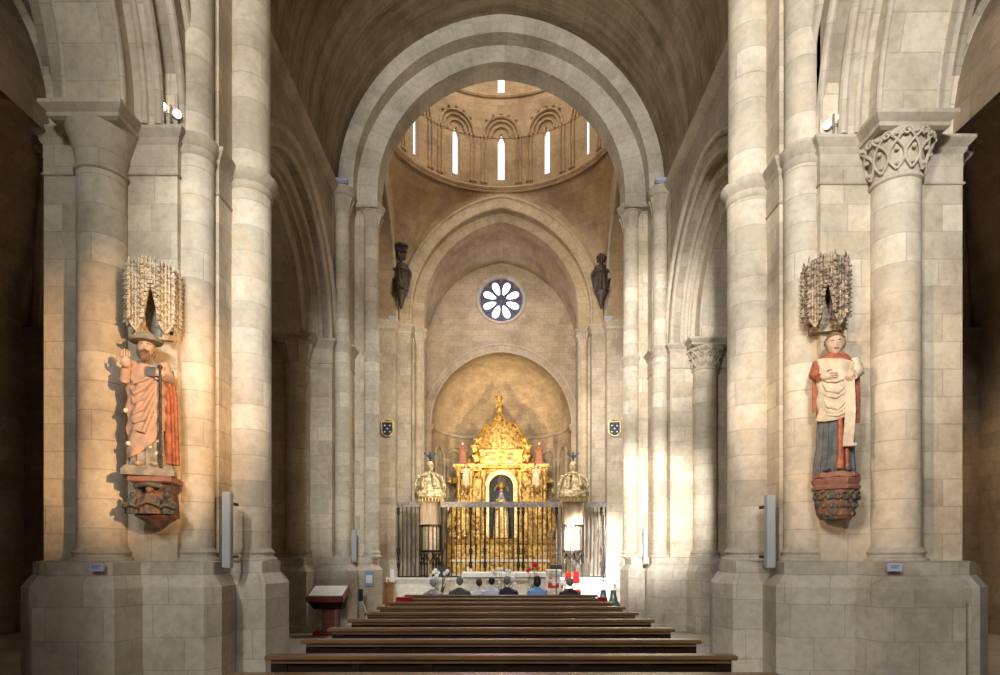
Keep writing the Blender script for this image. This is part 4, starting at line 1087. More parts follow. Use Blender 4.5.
mb = MB(); mb.lathe(cr, [(0.06, RZ_-0.54), (0.17, RZ_-0.52), (0.21, RZ_-0.46), (0.235, RZ_-0.32), (0.24, RZ_-0.16)], 32, wob=lambda a, b: 1+0.05*sin(a*2*PI*9+b*6)); mb.build('bell', M_CARV, t)
random.seed(11)
for k in range(9):
    a = PI+PI*k/8; mb = MB()
    for q in range(3):
        pts = []
        for w_ in range(9):
            u = w_/8*1.6*PI; rad = 0.06*(1-0.07*w_); aa = a+0.11*sin(q*2+k)+rad*cos(u+k)/0.26; zz = RZ_-0.22-0.10*q+rad*sin(u+k)*0.9
            rr = 0.255-0.03*q; pts.append((cr[0]+rr*cos(aa), cr[1]+rr*sin(aa), zz))
        mb.tube(pts, 0.015, 6, rfun=lambda t_: 0.019-0.008*t_)
        mb.ball((cr[0]+(0.26-0.03*q)*cos(a+0.1*q), cr[1]+(0.26-0.03*q)*sin(a+0.1*q), RZ_-0.25-0.10*q), (0.03, 0.03, 0.035), 7, 5)
    mb.build('leaf_scroll', M_CARVO if k % 2 else M_CARVG, t)

# gothic canopies over the statues
def canopy(cx, cy, z0, z1, mat, label, R_):
    t = thing('statue_canopy', (cx, cy, z0), label, 'canopy')
    h = z1-z0
    ang = [PI*(1.0+k/5) for k in range(6)]
    pts = [(cx+R_*1.05*cos(a), cy+R_*1.0*sin(a)) for a in ang]
    back = cy+0.24
    mb = MB()
    def facet(k, u, z, th):
        (xa, ya), (xb, yb) = pts[k], pts[k+1]
        x = xa+(xb-xa)*u; y = ya+(yb-ya)*u; nx, ny = (cx-x), (cy-y); L_ = math.hypot(nx, ny) or 1
        return (x+nx/L_*th, y+ny/L_*th, z)
    def edge(k, u):
        if k == 2: return z0+h*(0.20+0.46*(1-abs(2*u-1))**0.8)      # open gable in the middle
        w = abs(2*u-1)                                            # hanging lobes
        lobe = {1: 0.02, 3: 0.02, 0: 0.10, 4: 0.10}[k]
        return z0+h*(lobe+0.13*w**1.2)
    for k in range(5):
        m = 14; top = z1-0.04-0.03*abs(k-2)
        for th, fl in ((0.0, False), (0.06, True)):
            for i in range(m):
                u0, u1 = i/m, (i+1)/m
                q = [facet(k, u0, edge(k, u0), th), facet(k, u1, edge(k, u1), th), facet(k, u1, top, th), facet(k, u0, top, th)]
                mb.face(q[::-1] if fl else q)
        lo = [facet(k, i/m, edge(k, i/m), 0.06) for i in range(m+1)]; hi = [facet(k, i/m, edge(k, i/m), 0.0) for i in range(m+1)]
        mb.grid([lo, hi])
    mb.build('hood', mat, t)
    mb = MB(); mb.poly([(p[0], p[1]) for p in pts]+[(cx+R_*0.9, back), (cx-R_*0.9, back)], [(-0.06, z0+h*0.72), (-0.06, z1-0.12), (-0.11, z1-0.05)])
    mb.build('roof_block', mat, t)
    mb = MB(); mb.box(cx-R_*0.82, cx+R_*0.82, cy+0.06, back, z0+0.02, z1-0.12); mb.build('back_block', mat, t)
    for k, (x, y) in enumerate(pts):
        m2 = MB(); a = ang[k]; ox, oy = cos(a)*0.015, sin(a)*0.015
        zz0 = z0+h*(0.14)
        m2.poly([(x+ox+0.026*cos(q*PI/2+a), y+oy+0.026*sin(q*PI/2+a)) for q in range(4)], [(-0.02, zz0), (0.0, zz0+0.05), (0, z1-0.22), (0.008, z1-0.21), (0.008, z1-0.19), (-0.004, z1-0.18), (-0.004, z1-0.05), (-0.02, z1+0.015)])
        for q in range(12): m2.ball((x+ox*2.2, y+oy*2.2, z0+h*(0.17+0.063*q)), (0.030, 0.030, 0.014), 6, 4)
        m2.build('pinnacle', mat, t)
    for k in range(5):
        m2 = MB()
        n_ = 3
        for q in range(n_):
            u = (q+1)/(n_+1); zlo = edge(k, u)+0.02
            p0 = facet(k, u, zlo, -0.008); p1 = facet(k, u, z1-0.07-0.03*abs(k-2), -0.008)
            m2.tube([p0, p1], 0.014, 5)
            kk = int((p1[2]-p0[2])/0.075)
            for w_ in range(kk): m2.ball((p0[0], p0[1], p0[2]+0.04+0.075*w_), (0.026, 0.026, 0.016), 6, 4)
            m2.ball((p1[0], p1[1], p1[2]+0.02), (0.02, 0.02, 0.04), 6, 4)
        for v_ in (0.48, 0.74):
            for q in range(4):
                ua, ub = q/4, (q+1)/4; c_ = (ua+ub)/2; zz = z0+h*v_
                if k == 2 and v_ < 0.6: continue
                m2.tube([facet(k, ua, zz, -0.006), facet(k, (ua+c_)/2, zz+0.035, -0.006), facet(k, c_, zz+0.055, -0.01), facet(k, (ub+c_)/2, zz+0.035, -0.006), facet(k, ub, zz, -0.006)], 0.010, 5)
        low = [facet(k, i/10, edge(k, i/10), -0.008) for i in range(11)]
        m2.tube(low, 0.018, 6)
        m2.build('tracery', mat, t)
        if k == 2:
            for s_ in (0, 1):
                m3 = MB()
                for q in range(6):
                    u = (0.08+0.07*q) if s_ == 0 else 1-(0.08+0.07*q); p = facet(k, u, edge(k, u)+0.03, -0.03); m3.ball(p, (0.028, 0.028, 0.024), 6, 4)
                m3.build('crockets', mat, t)
    return t
def zpx(y, Y): return H+(553-y)*Y/F
canopy((148-501.5)*7.8/F, 7.92, zpx(330, 7.62), zpx(253, 7.62), M_CANL, 'pale tan gothic canopy carved over the pilgrim statue\'s hat', 0.27).rotation_euler.z = 0.40
canopy((832.5-501.5)*7.8/F, 7.95, zpx(324, 7.7), zpx(250, 7.7), M_CANR, 'dark brown gothic canopy carved above the tonsured statue', 0.228).rotation_euler.z = -0.38

# ------------------------------------------------------------------ lamps on the piers
def floodlights(side, zi, px, lab):
    cx = (px-501.5)*8.08/F; y = 8.08; z = zi+0.0
    t = thing('twin_floodlight', (cx, y, z), lab, 'floodlight')
    mb = MB(); mb.box(cx-0.05, cx+0.05, y-0.04, y+0.04, z, z+0.02); mb.tube([(cx, y, z+0.02), (cx, y, z+0.30)], 0.014, 8); mb.tube([(cx-0.11, y, z+0.2), (cx+0.11, y, z+0.16)], 0.01, 6); mb.build('stand', M_RAIL, t)
    for s_, dz in ((-1, 0.24 if side < 0 else 0.12), (1, 0.14 if side < 0 else 0.24)):
        c = Vector((cx+s_*0.095, y-0.02, z+dz+0.03)); d = Vector((-side*0.75, -0.62, -0.15)).normalized()
        m2 = MB(); m2.lathe((0, 0), [(0.02, -0.11), (0.038, -0.10), (0.05, -0.02), (0.054, 0.0)], 16)
        M = Matrix.Translation(c) @ d.to_track_quat('Z', 'Y').to_matrix().to_4x4(); m2.xform(M); h = m2.build('lamp_head', M_WHITE, t)
        m3 = MB(); m3.lathe((0, 0), [(0.048, 0.001), (0.046, 0.012), (0.016, 0.02)], 16); m3.xform(M); m3.build('lens', M_LAMP, h)
    return (cx, y, z)
FLL = floodlights(-1, ZN+0.12, 171, 'twin floodlight glowing on the ledge above the pilgrim statue')
FLR = floodlights(1, ZN, 834, 'twin floodlight glowing on the ledge above the tonsured statue')

def small_flood(x, y, z, lab, s=1, mat=M_SIGNV):
    t = thing('small_floodlight', (x, y, z), lab, 'floodlight')
    mb = MB(); mb.box(x-0.02, x+0.02, y-0.03, y+0.03, z, z+0.10*s); mb.build('bracket', M_RAIL, t)
    mb = MB(); mb.poly([(x-0.16*s, y-0.09*s), (x+0.16*s, y-0.09*s), (x+0.16*s, y+0.09*s), (x-0.16*s, y+0.09*s)], [(-0.05, z+0.09*s), (0, z+0.13*s), (0, z+0.19*s), (-0.03, z+0.22*s)]); mb.build('housing', mat, t)
small_flood(-4.0, 15.5, 11.04, 'small blue-white floodlight on the capital left of the great arch')
small_flood(4.0, 15.5, 11.04, 'small blue-white floodlight on the capital right of the great arch')
small_flood(-4.25, 24.35, ZE+0.02, 'small pale floodlight on the ledge below the chancel\'s left angel', 1.0)
small_flood(4.2, 24.35, ZE+0.02, 'small pale floodlight on the ledge below the chancel\'s right angel', 1.0)

# ------------------------------------------------------------------ column speakers and signs
def speaker(px, y0, y1, Y, lab, g):
    x = (px-502)*Y/F; za, zb_ = zpx(y1, Y), zpx(y0, Y)
    t = thing('column_speaker', (x, Y, za), lab, 'speaker')
    w = 0.055
    mb = MB(); mb.poly([(x-w, Y-0.05), (x+w, Y-0.05), (x+w, Y+0.05), (x-w, Y+0.05)], [(-0.01, za), (0, za+0.01), (0, zb_-0.01), (-0.01, zb_)]); mb.build('cabinet', M_SPK, t)
    mb = MB(); mb.box(x-w+0.012, x+w-0.012, Y-0.056, Y-0.05, za+0.03, zb_-0.03); mb.build('grille_cloth', M_SPK, t)
    mb = MB()
    for zz in (za+0.15, zb_-0.15): mb.box(x-0.02, x+0.02, Y+0.05, Y+0.30, zz-0.02, zz+0.02)
    mb.build('bracket', M_BLACK, t)
speaker(228.5, 492, 568, 8.35, 'grey column speaker on the pier with the pilgrim statue', 0)
speaker(770.5, 495, 568, 8.35, 'grey column speaker on the pier with the tonsured statue', 0)
speaker(355, 530, 562, 15.6, 'small grey column speaker on the pier behind the lectern', 0)
speaker(646, 528, 564, 15.6, 'small grey column speaker on the brightly lit crossing pier', 0)
for px, lab in ((98, 'small lilac name card on the ledge below the pilgrim\'s pier column'), (895, 'small pale name card on the ledge below the tonsured statue\'s pier column')):
    x = (px-502)*7.54/F; mb = MB(); mb.box(x-0.085, x+0.085, 7.52, 7.55, zpx(571.5, 7.42), zpx(563.5, 7.42))
    t = thing('name_card', (x, 7.54, zpx(572, 7.52)), lab, 'card'); mb.build('card', M_SIGNV, t)
    mb = MB()
    for q in range(2): mb.box(x-0.06, x+0.06-0.03*q, 7.516, 7.52, zpx(566.5+2*q, 7.4), zpx(565.8+2*q, 7.4))
    mb.build('printed_lines', M_SLATE, t)
# blue notice on crossing pier plinth
Yn = 15.98
x = (370.5-502)*Yn/F; t = thing('notice_board', (x, Yn, zpx(585, Yn)), 'small blue framed notice on the plinth right of the lectern', 'notice')
mb = MB(); mb.box(x-0.11, x+0.11, Yn-0.08, Yn-0.02, zpx(586, Yn), zpx(571, Yn)); mb.build('panel', M_SIGNB, t)
mb = MB(); mb.box(x-0.08, x+0.08, Yn-0.09, Yn-0.08, zpx(583, Yn), zpx(575, Yn)); mb.build('paper', M_WHITE, t)
# telephone like device with cable
Yn = 15.25
x = (362-502)*Yn/F; t = thing('wall_handset', (x, Yn, zpx(602, Yn)), 'dark handset with white cable on the plinth beside the blue notice', 'handset')
mb = MB(); mb.box(x-0.05, x+0.05, Yn-0.06, Yn, zpx(601, Yn), zpx(589, Yn)); mb.tube([(x, Yn-0.09, zpx(600, Yn)), (x+0.01, Yn-0.11, zpx(595, Yn)), (x, Yn-0.09, zpx(590, Yn))], 0.03, 8); mb.build('housing', M_BLACK, t)
mb = MB(); mb.tube([(x+0.03, Yn-0.05, zpx(601, Yn)), (x+0.10, Yn-0.08, zpx(607, Yn)), (x+0.16, Yn-0.1, zpx(613, Yn)), (x+0.16, Yn-0.12, zpx(625, Yn))], 0.012, 6); mb.build('cable', M_WHITE, t)

# ------------------------------------------------------------------ lectern
Yl = 14.45; x = (330.5-502)*Yl/F
t = thing('lectern', (x, Yl, 0), 'red-brown wooden lectern with a slanted display top beside the pews', 'lectern')
mb = MB(); mb.poly([(x-0.33, Yl-0.22), (x+0.33, Yl-0.22), (x+0.33, Yl+0.25), (x-0.33, Yl+0.25)], [(0, 0), (0, 0.07), (-0.03, 0.10), (-0.05, 0.10)]); mb.build('foot', M_LECT, t)
mb = MB(); mb.poly([(x-0.15, Yl-0.12), (x+0.15, Yl-0.12), (x+0.15, Yl+0.14), (x-0.15, Yl+0.14)], [(0.02, 0.1), (0, 0.14), (0, 0.72)]); mb.build('pillar', M_LECT, t)
mb = MB()
def slab(x0, x1, y0, y1, z0, z1, t0, t1):   # slanted box
    P = [(x0, y0, z0), (x1, y0, z0), (x1, y1, z1), (x0, y1, z1)]
    Q = [(p[0], p[1], p[2]+t0) for p in P]
    mb.face(P[::-1]); mb.face(Q)
    for a in range(4): b = (a+1) % 4; mb.face([P[a], P[b], Q[b], Q[a]])
slab(x-0.45, x+0.40, Yl-0.32, Yl+0.28, 0.78, 1.0, 0.12, 0)
mb.build('desk_frame', M_LECT, t)
mb = MB(); rows = [[(x-0.30, Yl-0.2, 0.60), (x+0.32, Yl-0.2, 0.60), (x+0.32, Yl+0.18, 0.60), (x-0.30, Yl+0.18, 0.60)], [(x-0.43, Yl-0.30, 0.78), (x+0.38, Yl-0.30, 0.78), (x+0.38, Yl+0.26, 0.98), (x-0.43, Yl+0.26, 0.98)]]
mb.grid(rows, True); mb.cap(rows[0], False); mb.build('underbox', M_PEWD, t)
mb = MB(); slab(x-0.41, x+0.36, Yl-0.28, Yl+0.25, 0.918, 1.113, 0.012, 0); mb.build('display_sheet', M_WHITE, t)
mb = MB()
for q in range(9): 
    xx = x-0.33+0.07*q; mb.tube([(xx, Yl-0.22, 0.954), (xx, Yl+0.0, 1.035)], 0.006, 5)
mb.build('printed_columns', M_SPK, t)

# ------------------------------------------------------------------ iron screens
def screen(xa, xb, lab, thick):
    Y = 22.95; zt = zpx(504.5, Y); zb_ = 1.0
    t = thing('iron_screen', ((xa+xb)/2, Y, zb_), lab, 'screen', 'iron choir screens')
    mb = MB(); mb.box(xa, xb, Y-0.05, Y+0.05, zt-0.10, zt+0.10)
    for k in range(int((xb-xa)/0.12)): mb.ball((xa+0.06+0.12*k, Y-0.05, zt), (0.035, 0.02, 0.05), 6, 4)
    mb.build('top_rail', M_RAIL, t)
    mb = MB(); mb.box(xa, xb, Y-0.03, Y+0.03, zb_, zb_+0.05); mb.build('bottom_rail', M_IRON, t)
    n = round((xb-xa)/0.18)
    for k in range(n+1):
        x = xa+0.03+(xb-xa-0.06)*k/n; m2 = MB(); r = 0.036 if k in thick else 0.02
        m2.tube([(x, Y, zb_), (x, Y, zt-0.1)], r, 8)
        for zz in (zb_+0.95, zb_+0.45) if k in thick else (): 
            m2.lathe((x, Y), [(r, zz-0.12), (r*2, zz-0.08), (r*1.4, zz-0.03), (r*2.2, zz), (r*1.4, zz+0.04), (r*2, zz+0.09), (r, zz+0.14)], 10)
        if k in thick: m2.lathe((x, Y), [(r, zt-0.4), (r*1.9, zt-0.3), (r*1.2, zt-0.22), (r*2.0, zt-0.12)], 10)
        m2.build('bar', M_IRON, t)
Ys = 22.95
def sx(px): return (px-502)*Ys/F
screen(sx(398.5), sx(421), 'short iron screen beside the pulpit nearer the candle pedestal', (0,))
screen(sx(442), sx(563), 'long iron screen of slender bars across the chancel between the pulpits', (0, 6, 9, 16, 17, 24))
screen(sx(585), sx(607), 'short iron screen beside the brightly lit pulpit', (4,))

# ------------------------------------------------------------------ pulpits
def bird(mb, x, y, z, s=1):
    mb.ball((x, y, z), (0.05*s, 0.06*s, 0.14*s), 10, 8); mb.ball((x, y-0.02, z+0.17*s), 0.045*s, 8, 6)
    mb.face([(x-0.04*s, y, z-0.12*s), (x+0.04*s, y, z-0.12*s), (x+0.07*s, y+0.01, z-0.26*s), (x-0.07*s, y+0.01, z-0.26*s)])
    for s_ in (-1, 1):
        pts = [(x+s_*0.03*s, z+0.06*s), (x+s_*0.15*s, z+0.14*s), (x+s_*0.29*s, z+0.22*s), (x+s_*0.24*s, z+0.08*s), (x+s_*0.15*s, z+0.0*s), (x+s_*0.03*s, z-0.06*s)]
        f = [(a, y-0.012, b) for a, b in pts]; g = [(a, y+0.012, b) for a, b in pts]
        mb.face(f if s_ < 0 else f[::-1]); mb.face(g[::-1] if s_ < 0 else g); mb.grid([f, g], True)
def pulpit(px, lab):
    Y = 23.1; x = (px-502)*Y/F; s = Y/F
    z = lambda y: H+(553-y)*s
    t = thing('pulpit', (x, Y, 0.93), lab, 'pulpit')
    rb = 10.5*s
    mb = MB(); mb.lathe((x, Y), [(rb, z(552.6)), (rb*1.04, z(552)), (rb*1.04, z(550.6)), (rb*0.9, z(550))], 8); mb.build('floor_ring', M_IRON, t)
    mb = MB(); mb.lathe((x, Y), [(rb*0.98, z(526.6)), (rb*1.04, z(526.3)), (rb*1.04, z(525)), (rb*0.98, z(524.7))], 8)
    mb.build('handrail', M_IRON, t)
    for k in range(16):
        a = 2*PI*k/16; m2 = MB(); m2.tube([(x+rb*cos(a), Y+rb*sin(a), z(550)), (x+rb*cos(a), Y+rb*sin(a), z(526))], 0.016, 6); m2.build('baluster', M_IRON, t)
    mb = MB(); mb.lathe((x, Y), [(rb*0.86, z(550)), (rb*0.86, z(534)), (rb*0.86, z(527))], 8, caps=False); mb.build('basket_panel', M_CHEST, t)
    for k in range(6):
        a = 2*PI*k/6+0.3; m2 = MB(); c = (x+rb*0.85*cos(a), Y+rb*0.85*sin(a))
        m2.lathe(c, [(0.05, 0.93), (0.05, z(576)), (0.025, z(574)), (0.03, z(566)), (0.05, z(564)), (0.028, z(562)), (0.024, z(556)), (0.04, z(554)), (0.04, z(553))], 8); m2.build('leg', M_IRON, t)
    for k in range(8):
        a0 = 2*PI*k/8; m2 = MB()
        m2.tube([(x+rb*(0.7+0.3*abs(cos(q)))*cos(a0+q*0.2), Y+rb*(0.7+0.3*abs(cos(q)))*sin(a0+q*0.2), z(564)+(z(554)-z(564))*q/PI) for q in [PI*i/8 for i in range(9)]], 0.02, 6); m2.build('iron_scroll', M_IRON, t)
    # back panel between basket and sounding board, set on the rear half
    mb = MB(); rows = []
    for zz in (z(549), z(527), z(501)): rows.append([(x+rb*0.92*cos(a), Y+0.04+rb*0.92*sin(a), zz) for a in [PI*1.0*i/8 for i in range(9)]])
    mb.grid(rows, flip=True); mb.grid([[(p[0]*1.0, p[1]+0.04, p[2]) for p in r] for r in rows]); mb.build('back_panel', M_PANEL, t)
    # sounding board
    R_ = 15.5*s
    mb = MB(); mb.lathe((x, Y), [(R_*0.75, z(500)), (R_*0.85, z(499)), (R_, z(497)), (R_*1.03, z(494)), (R_*0.98, z(491)), (R_*0.9, z(490))], 8); mb.build('sounding_board', M_GILTW, t)
    for k in range(24):
        m2 = MB(); a = 2*PI*k/24; m2.tube([(x+R_*0.86*cos(a), Y+R_*0.86*sin(a), z(499)), (x+R_*0.80*cos(a), Y+R_*0.80*sin(a), z(502.5))], 0.022, 6); m2.build('tassel', M_GOLDL, t)
    mb = MB()
    mb.lathe((x, Y), [(R_*0.75, z(491)), (R_*0.72, z(486)), (R_*0.60, z(480)), (R_*0.40, z(476.5)), (R_*0.20, z(474)), (R_*0.14, z(471.5)), (R_*0.22, z(468.5)), (R_*0.26, z(466)), (R_*0.2, z(463)), (R_*0.12, z(461.5))], 16); mb.build('crown_dome', M_GILTW, t)
    for k in range(8):
        a = 2*PI*k/8+PI/8; m2 = MB()
        m2.tube([(x+R_*q*cos(a), Y+R_*q*sin(a), z(yy)) for q, yy in ((0.98, 489), (1.0, 484), (0.84, 479), (0.54, 475.5), (0.22, 473))], 0.04, 6)
        m2.ball((x+R_*0.97*cos(a), Y+R_*0.97*sin(a), z(486)), (0.07, 0.07, 0.10), 8, 6); m2.ball((x+R_*0.8*cos(a), Y+R_*0.8*sin(a), z(477)), 0.06, 8, 6)
        m2.build('crown_rib', M_GILTW, t)
    mb = MB(); bird(mb, x, Y, z(457), 0.85); mb.build('dove', M_BIRD, t)
M_PANEL = wood('pale_panel_wood', (0.62, 0.47, 0.32), rough=0.6, sc=(6, 6, 0.6))
M_CHEST = plain('tan_basket_panel', (0.50, 0.38, 0.24), rough=0.7, var=0.2)
pulpit(431, 'iron pulpit with pale gilt crown and dove, behind the black music stand')
pulpit(574, 'brightly lit iron pulpit with gilt crown and dove, near the red chairs')

# ------------------------------------------------------------------ coats of arms and angels
def shield(px, lab):
    Y = 24.08; x = (px-502)*Y/F; zc = zpx(429, Y)
    t = thing('coat_of_arms', (x, Y, zc), lab, 'shield')
    def outline(w, h):
        pts = [(-w, h), (w, h)]
        for k in range(13):
            a = -PI*k/12; pts.append((w*cos(a), -h*0.25+h*0.75*sin(a)))
        return pts
    for nm, w, h, y0, y1, m in (('frame', 0.25, 0.30, Y-0.06, Y, M_GOLDL), ('field', 0.20, 0.25, Y-0.075, Y-0.02, M_BLUE)):
        o_ = outline(w, h); mb = MB(); a_ = [(x+p, y0, zc+q) for p, q in o_]; b_ = [(x+p, y1, zc+q) for p, q in o_]
        mb.face(a_[::-1]); mb.face(b_); mb.grid([b_, a_], True); mb.build(nm, m, t)
    for dx, dz in ((-0.1, 0.12), (0.1, 0.12), (0, 0.0), (-0.1, -0.12), (0.1, -0.12)):
        m2 = MB(); n = 5; pts = []
        for k in range(10):
            r = 0.042 if k % 2 == 0 else 0.019; a = PI/2+2*PI*k/10; pts.append((x+dx+r*cos(a), Y-0.08, zc+dz+r*sin(a)))
        m2.face(pts[::-1]); m2.grid([pts, [(p[0], p[1]+0.01, p[2]) for p in pts]], True); m2.build('star', M_WAX, t)
    mb = MB(); mb.tube([(x-0.2, Y-0.05, zc+0.32), (x, Y-0.06, zc+0.36), (x+0.2, Y-0.05, zc+0.32)], 0.03, 8); mb.build('crest_scroll', M_GOLDL, t)
shield(388.5, 'dark blue starred shield in gold frame on the pier by the dimmer pulpit')
shield(615, 'dark blue starred shield in gold frame on the pier by the brightly lit pulpit')

def angel(px, y0, y1, lab, mir):
    Y = 24.0; x = (px-502)*Y/F; za, zb_ = zpx(y1, Y), zpx(y0, Y); S = zb_-za
    t = thing('angel_sculpture', (x, Y, za), lab, 'sculpture')
    mb = MB(); draped(mb, x, Y, za+S*0.28, za+S*0.74, [(0, 0.25, 0.18, 0), (0.5, 0.23, 0.17, 0), (0.9, 0.26, 0.16, 0), (1, 0.10, 0.10, 0)], 9, 0.22, 3, n=40); mb.build('robe', M_BRONZE, t)
    mb = MB(); face_head(mb, (x, Y-0.04, za+S*0.81), 0.34, -1); mb.build('head', M_BRONZE, t)
    mb = MB(); mb.ball((x, Y, za+S*0.84), (0.20, 0.18, 0.17), 16, 10, lambda d: 1+0.14*sin(9*math.atan2(d.y, d.x))+0.1*sin(d.z*9)); mb.build('curled_hair', M_BRONZE, t)
    mb = MB(); mb.lathe((x, Y), [(0.03, za), (0.09, za+S*0.08), (0.14, za+S*0.16), (0.24, za+S*0.24), (0.25, za+S*0.27), (0.18, za+S*0.30)], 12, wob=lambda a, b: 1+0.12*sin(a*2*PI*4+b*9)); mb.build('scroll_bracket', M_BRONZE, t)
    for s_ in (-1, 1):
        m2 = MB(); pts = []
        for k in range(12):
            q = k/11; a = [(s_*(0.14+0.22*sin(PI*min(1, q*1.1))), za+S*(0.70-0.34*q))]; pts.append((x+a[0][0], Y+0.08-0.05*q, a[0][1]))
        m2.tube(pts, 0.05, 8, rfun=lambda q: 0.07*(1-0.6*q)); 
        for k in range(4): m2.tube([(x+s_*0.18, Y+0.06, za+S*(0.66-0.03*k)), (x+s_*(0.36-0.02*k), Y+0.06, za+S*(0.58-0.06*k)), (x+s_*(0.30-0.02*k), Y+0.06, za+S*(0.45-0.05*k))], 0.035, 6)
        m2.build('wing', M_BRONZE, t)
        m3 = MB(); m3.tube([(x+s_*0.18, Y, za+S*0.70), (x+s_*0.24, Y-0.13, za+S*0.60), (x+s_*0.05, Y-0.24, za+S*0.62)], 0.05, 8, rfun=lambda q: 0.065-0.025*q); hand(m3, (x+s_*0.03, Y-0.26, za+S*0.625), (-s_, -0.2, 0.5), (0, -1, 0), 1.3, 0.5); m3.build('arm', M_BRONZE, t)
    if mir:
        mb = MB(); mb.box(x-0.20, x+0.20, Y-0.12, Y+0.14, za+S*0.90, za+S*1.0); mb.lathe((x, Y), [(0.27, za+S*0.98), (0.29, za+S*1.0), (0.2, za+S*1.02)], 8); mb.build('square_cap', M_BRONZE, t)
        mb = MB(); mb.ball((x, Y-0.12, za+S*0.36), (0.22, 0.18, 0.20), 14, 10, lambda d: 1+0.15*sin(5*math.atan2(d.z, d.x))); mb.build('carved_knot', M_BRONZE, t)
angel(402, 246, 309, 'dark carved angel with square cap above the chancel\'s left starred shield', True)
angel(602, 249, 309, 'dark carved curly-haired angel above the chancel\'s right starred shield', False)

# ------------------------------------------------------------------ retable
YR = 31.0; s = YR/F
def RXp(px): return (px-501)*s-0.0
def rz(y): return H+(553-y)*s
t = thing('altarpiece', (0, YR, 0.93), 'tall gilded baroque altarpiece with domed top and arched niche in the apse', 'altarpiece')
def G(mb, n, m=None): return mb.build(n, m or M_GOLD, t)
mb = MB()
mb.poly([(-2.75, YR-0.1), (-2.3, YR-0.5), (-1.3, YR-0.5), (-1.2, YR-0.65), (1.2, YR-0.65), (1.3, YR-0.5), (2.3, YR-0.5), (2.75, YR-0.1), (2.6, YR+0.3), (-2.6, YR+0.3)], [(0.0, 0.93), (0.0, rz(566)), (0.05, rz(564)), (0.05, rz(561)), (-0.05, rz(559)), (-0.05, rz(545)), (0.05, rz(543)), (0.07, rz(540)), (-0.05, rz(539))])
G(mb, 'predella')
# body with arched niche: panels left/right, arch above
def hpanel(mb, x0, x1, z0, z1, y0, y1): mb.box(x0, x1, y0, y1, z0, z1)
nw = 16*s  # niche half width (outer)
nwi = 12*s
mb = MB()
for s_ in (-1, 1):
    a, b = (nwi, 2.05) if s_ > 0 else (-2.05, -nwi)
    mb.box(a, b, YR-0.05, YR+0.35, rz(541), rz(468))
cvn = parch(nwi, nwi*1.0, 12, rz(487), 0)
wall_over(mb, cvn, YR-0.05, rz(462), 'Y'); ring(mb, cvn, cvn, YR-0.05, YR+0.5, 'Y', 'i')
G(mb, 'body')
mb = MB(); ring(mb, [(t_*1.0, z_) for t_, z_ in [(-nwi, rz(538))]+cvn+[(nwi, rz(538))]], [(t_, z_) for t_, z_ in [(-nw, rz(538))]+parch(nw, nw*1.0, 12, rz(487), 0)+[(nw, rz(538))]], YR-0.28, YR)
G(mb, 'niche_frame', M_GOLDL)
mb = MB(); mb.box(-nwi-0.1, nwi+0.1, YR+0.45, YR+0.5, rz(540), rz(465)); G(mb, 'niche_back', M_SLATE)
# twisted columns
for px in (459, 471, 483.5, 519.5, 532, 544):
    x = RXp(px); d = 0.30 if abs(px-501.5) < 32 else 0.12
    y = YR-d-0.12; m2 = MB()
    m2.lathe((x, y), [(0.16, rz(540)), (0.17, rz(537)), (0.12, rz(535))] + [(0.105+0.015*sin(k*1.6), rz(535)+(rz(480)-rz(535))*k/24) for k in range(25)] + [(0.12, rz(479)), (0.19, rz(473)), (0.2, rz(472))], 16, wob=lambda a, b: 1+0.08*sin(a*2*PI*2+b*26))
    for k in range(7): m2.ball((x+0.08*cos(k*2.1), y-0.08, rz(532-7*k)), 0.055, 6, 5)
    G(m2, 'twisted_column')
for a0, a1, y in ((-2.3, -0.95, YR-0.52), (0.95, 2.3, YR-0.52)):
    mb = MB(); mb.box(a0, a1, y, YR+0.3, rz(472), rz(467.5)); mb.box(a0-0.06, a1+0.06, y-0.08, YR+0.3, rz(468.5), rz(465.5))
    for k in range(7): mb.ball((a0+0.1+(a1-a0-0.2)*k/6, y-0.05, rz(470)), 0.07, 6, 5)
    G(mb, 'entablature')
# upper storey and dome
mb = MB(); mb.poly([(-1.02, YR-0.5), (1.02, YR-0.5), (1.25, YR+0.2), (-1.25, YR+0.2)], [(0.05, rz(469)), (0.05, rz(468)), (0.12, rz(467)), (0.12, rz(465.5)), (0, rz(464.5)), (0, rz(455)), (0.06, rz(453.5)), (0.09, rz(451.5)), (0, rz(451))]); G(mb, 'attic')
for s_ in (-1, 1):
    m2 = MB(); m2.tube([(s_*0.5+0.28*cos(a), YR-0.55, rz(460)+0.13*sin(a)) for a in [2*PI*k/20 for k in range(20)]], 0.045, 6, True); G(m2, 'oval_frame', M_GOLDL)
    m3 = MB(); m3.box(s_*0.5-0.35, s_*0.5+0.35, YR-0.6, YR-0.5, rz(453.5), rz(452.5)); G(m3, 'gilt_bar', M_GOLDL); m3 = MB(); m3.box(s_*0.5-0.32, s_*0.5+0.32, YR-0.62, YR-0.5, rz(465), rz(463.5)); G(m3, 'gilt_bar', M_GOLDL)
mb = MB(); prof = []
for k in range(13):
    a = PI/2*k/12.5; prof.append((1.24*cos(a)**0.75, rz(451)+(rz(419)-rz(451))*sin(a)))
mb.lathe((0, YR+0.1), prof, 40, sy=0.45, wob=lambda a, b: 1+0.015*abs(sin(a*2*PI*8))); G(mb, 'dome')
for k in range(7):
    a = PI+PI*(k+0.0)/6; m2 = MB(); m2.tube([(1.25*cos(a)*(cos(q)**0.75), YR+0.1+0.56*sin(a)*(cos(q)**0.75), rz(451)+(rz(419)-rz(451))*sin(q)) for q in [PI/2*i/11 for i in range(11)]], 0.035, 6); G(m2, 'dome_rib')
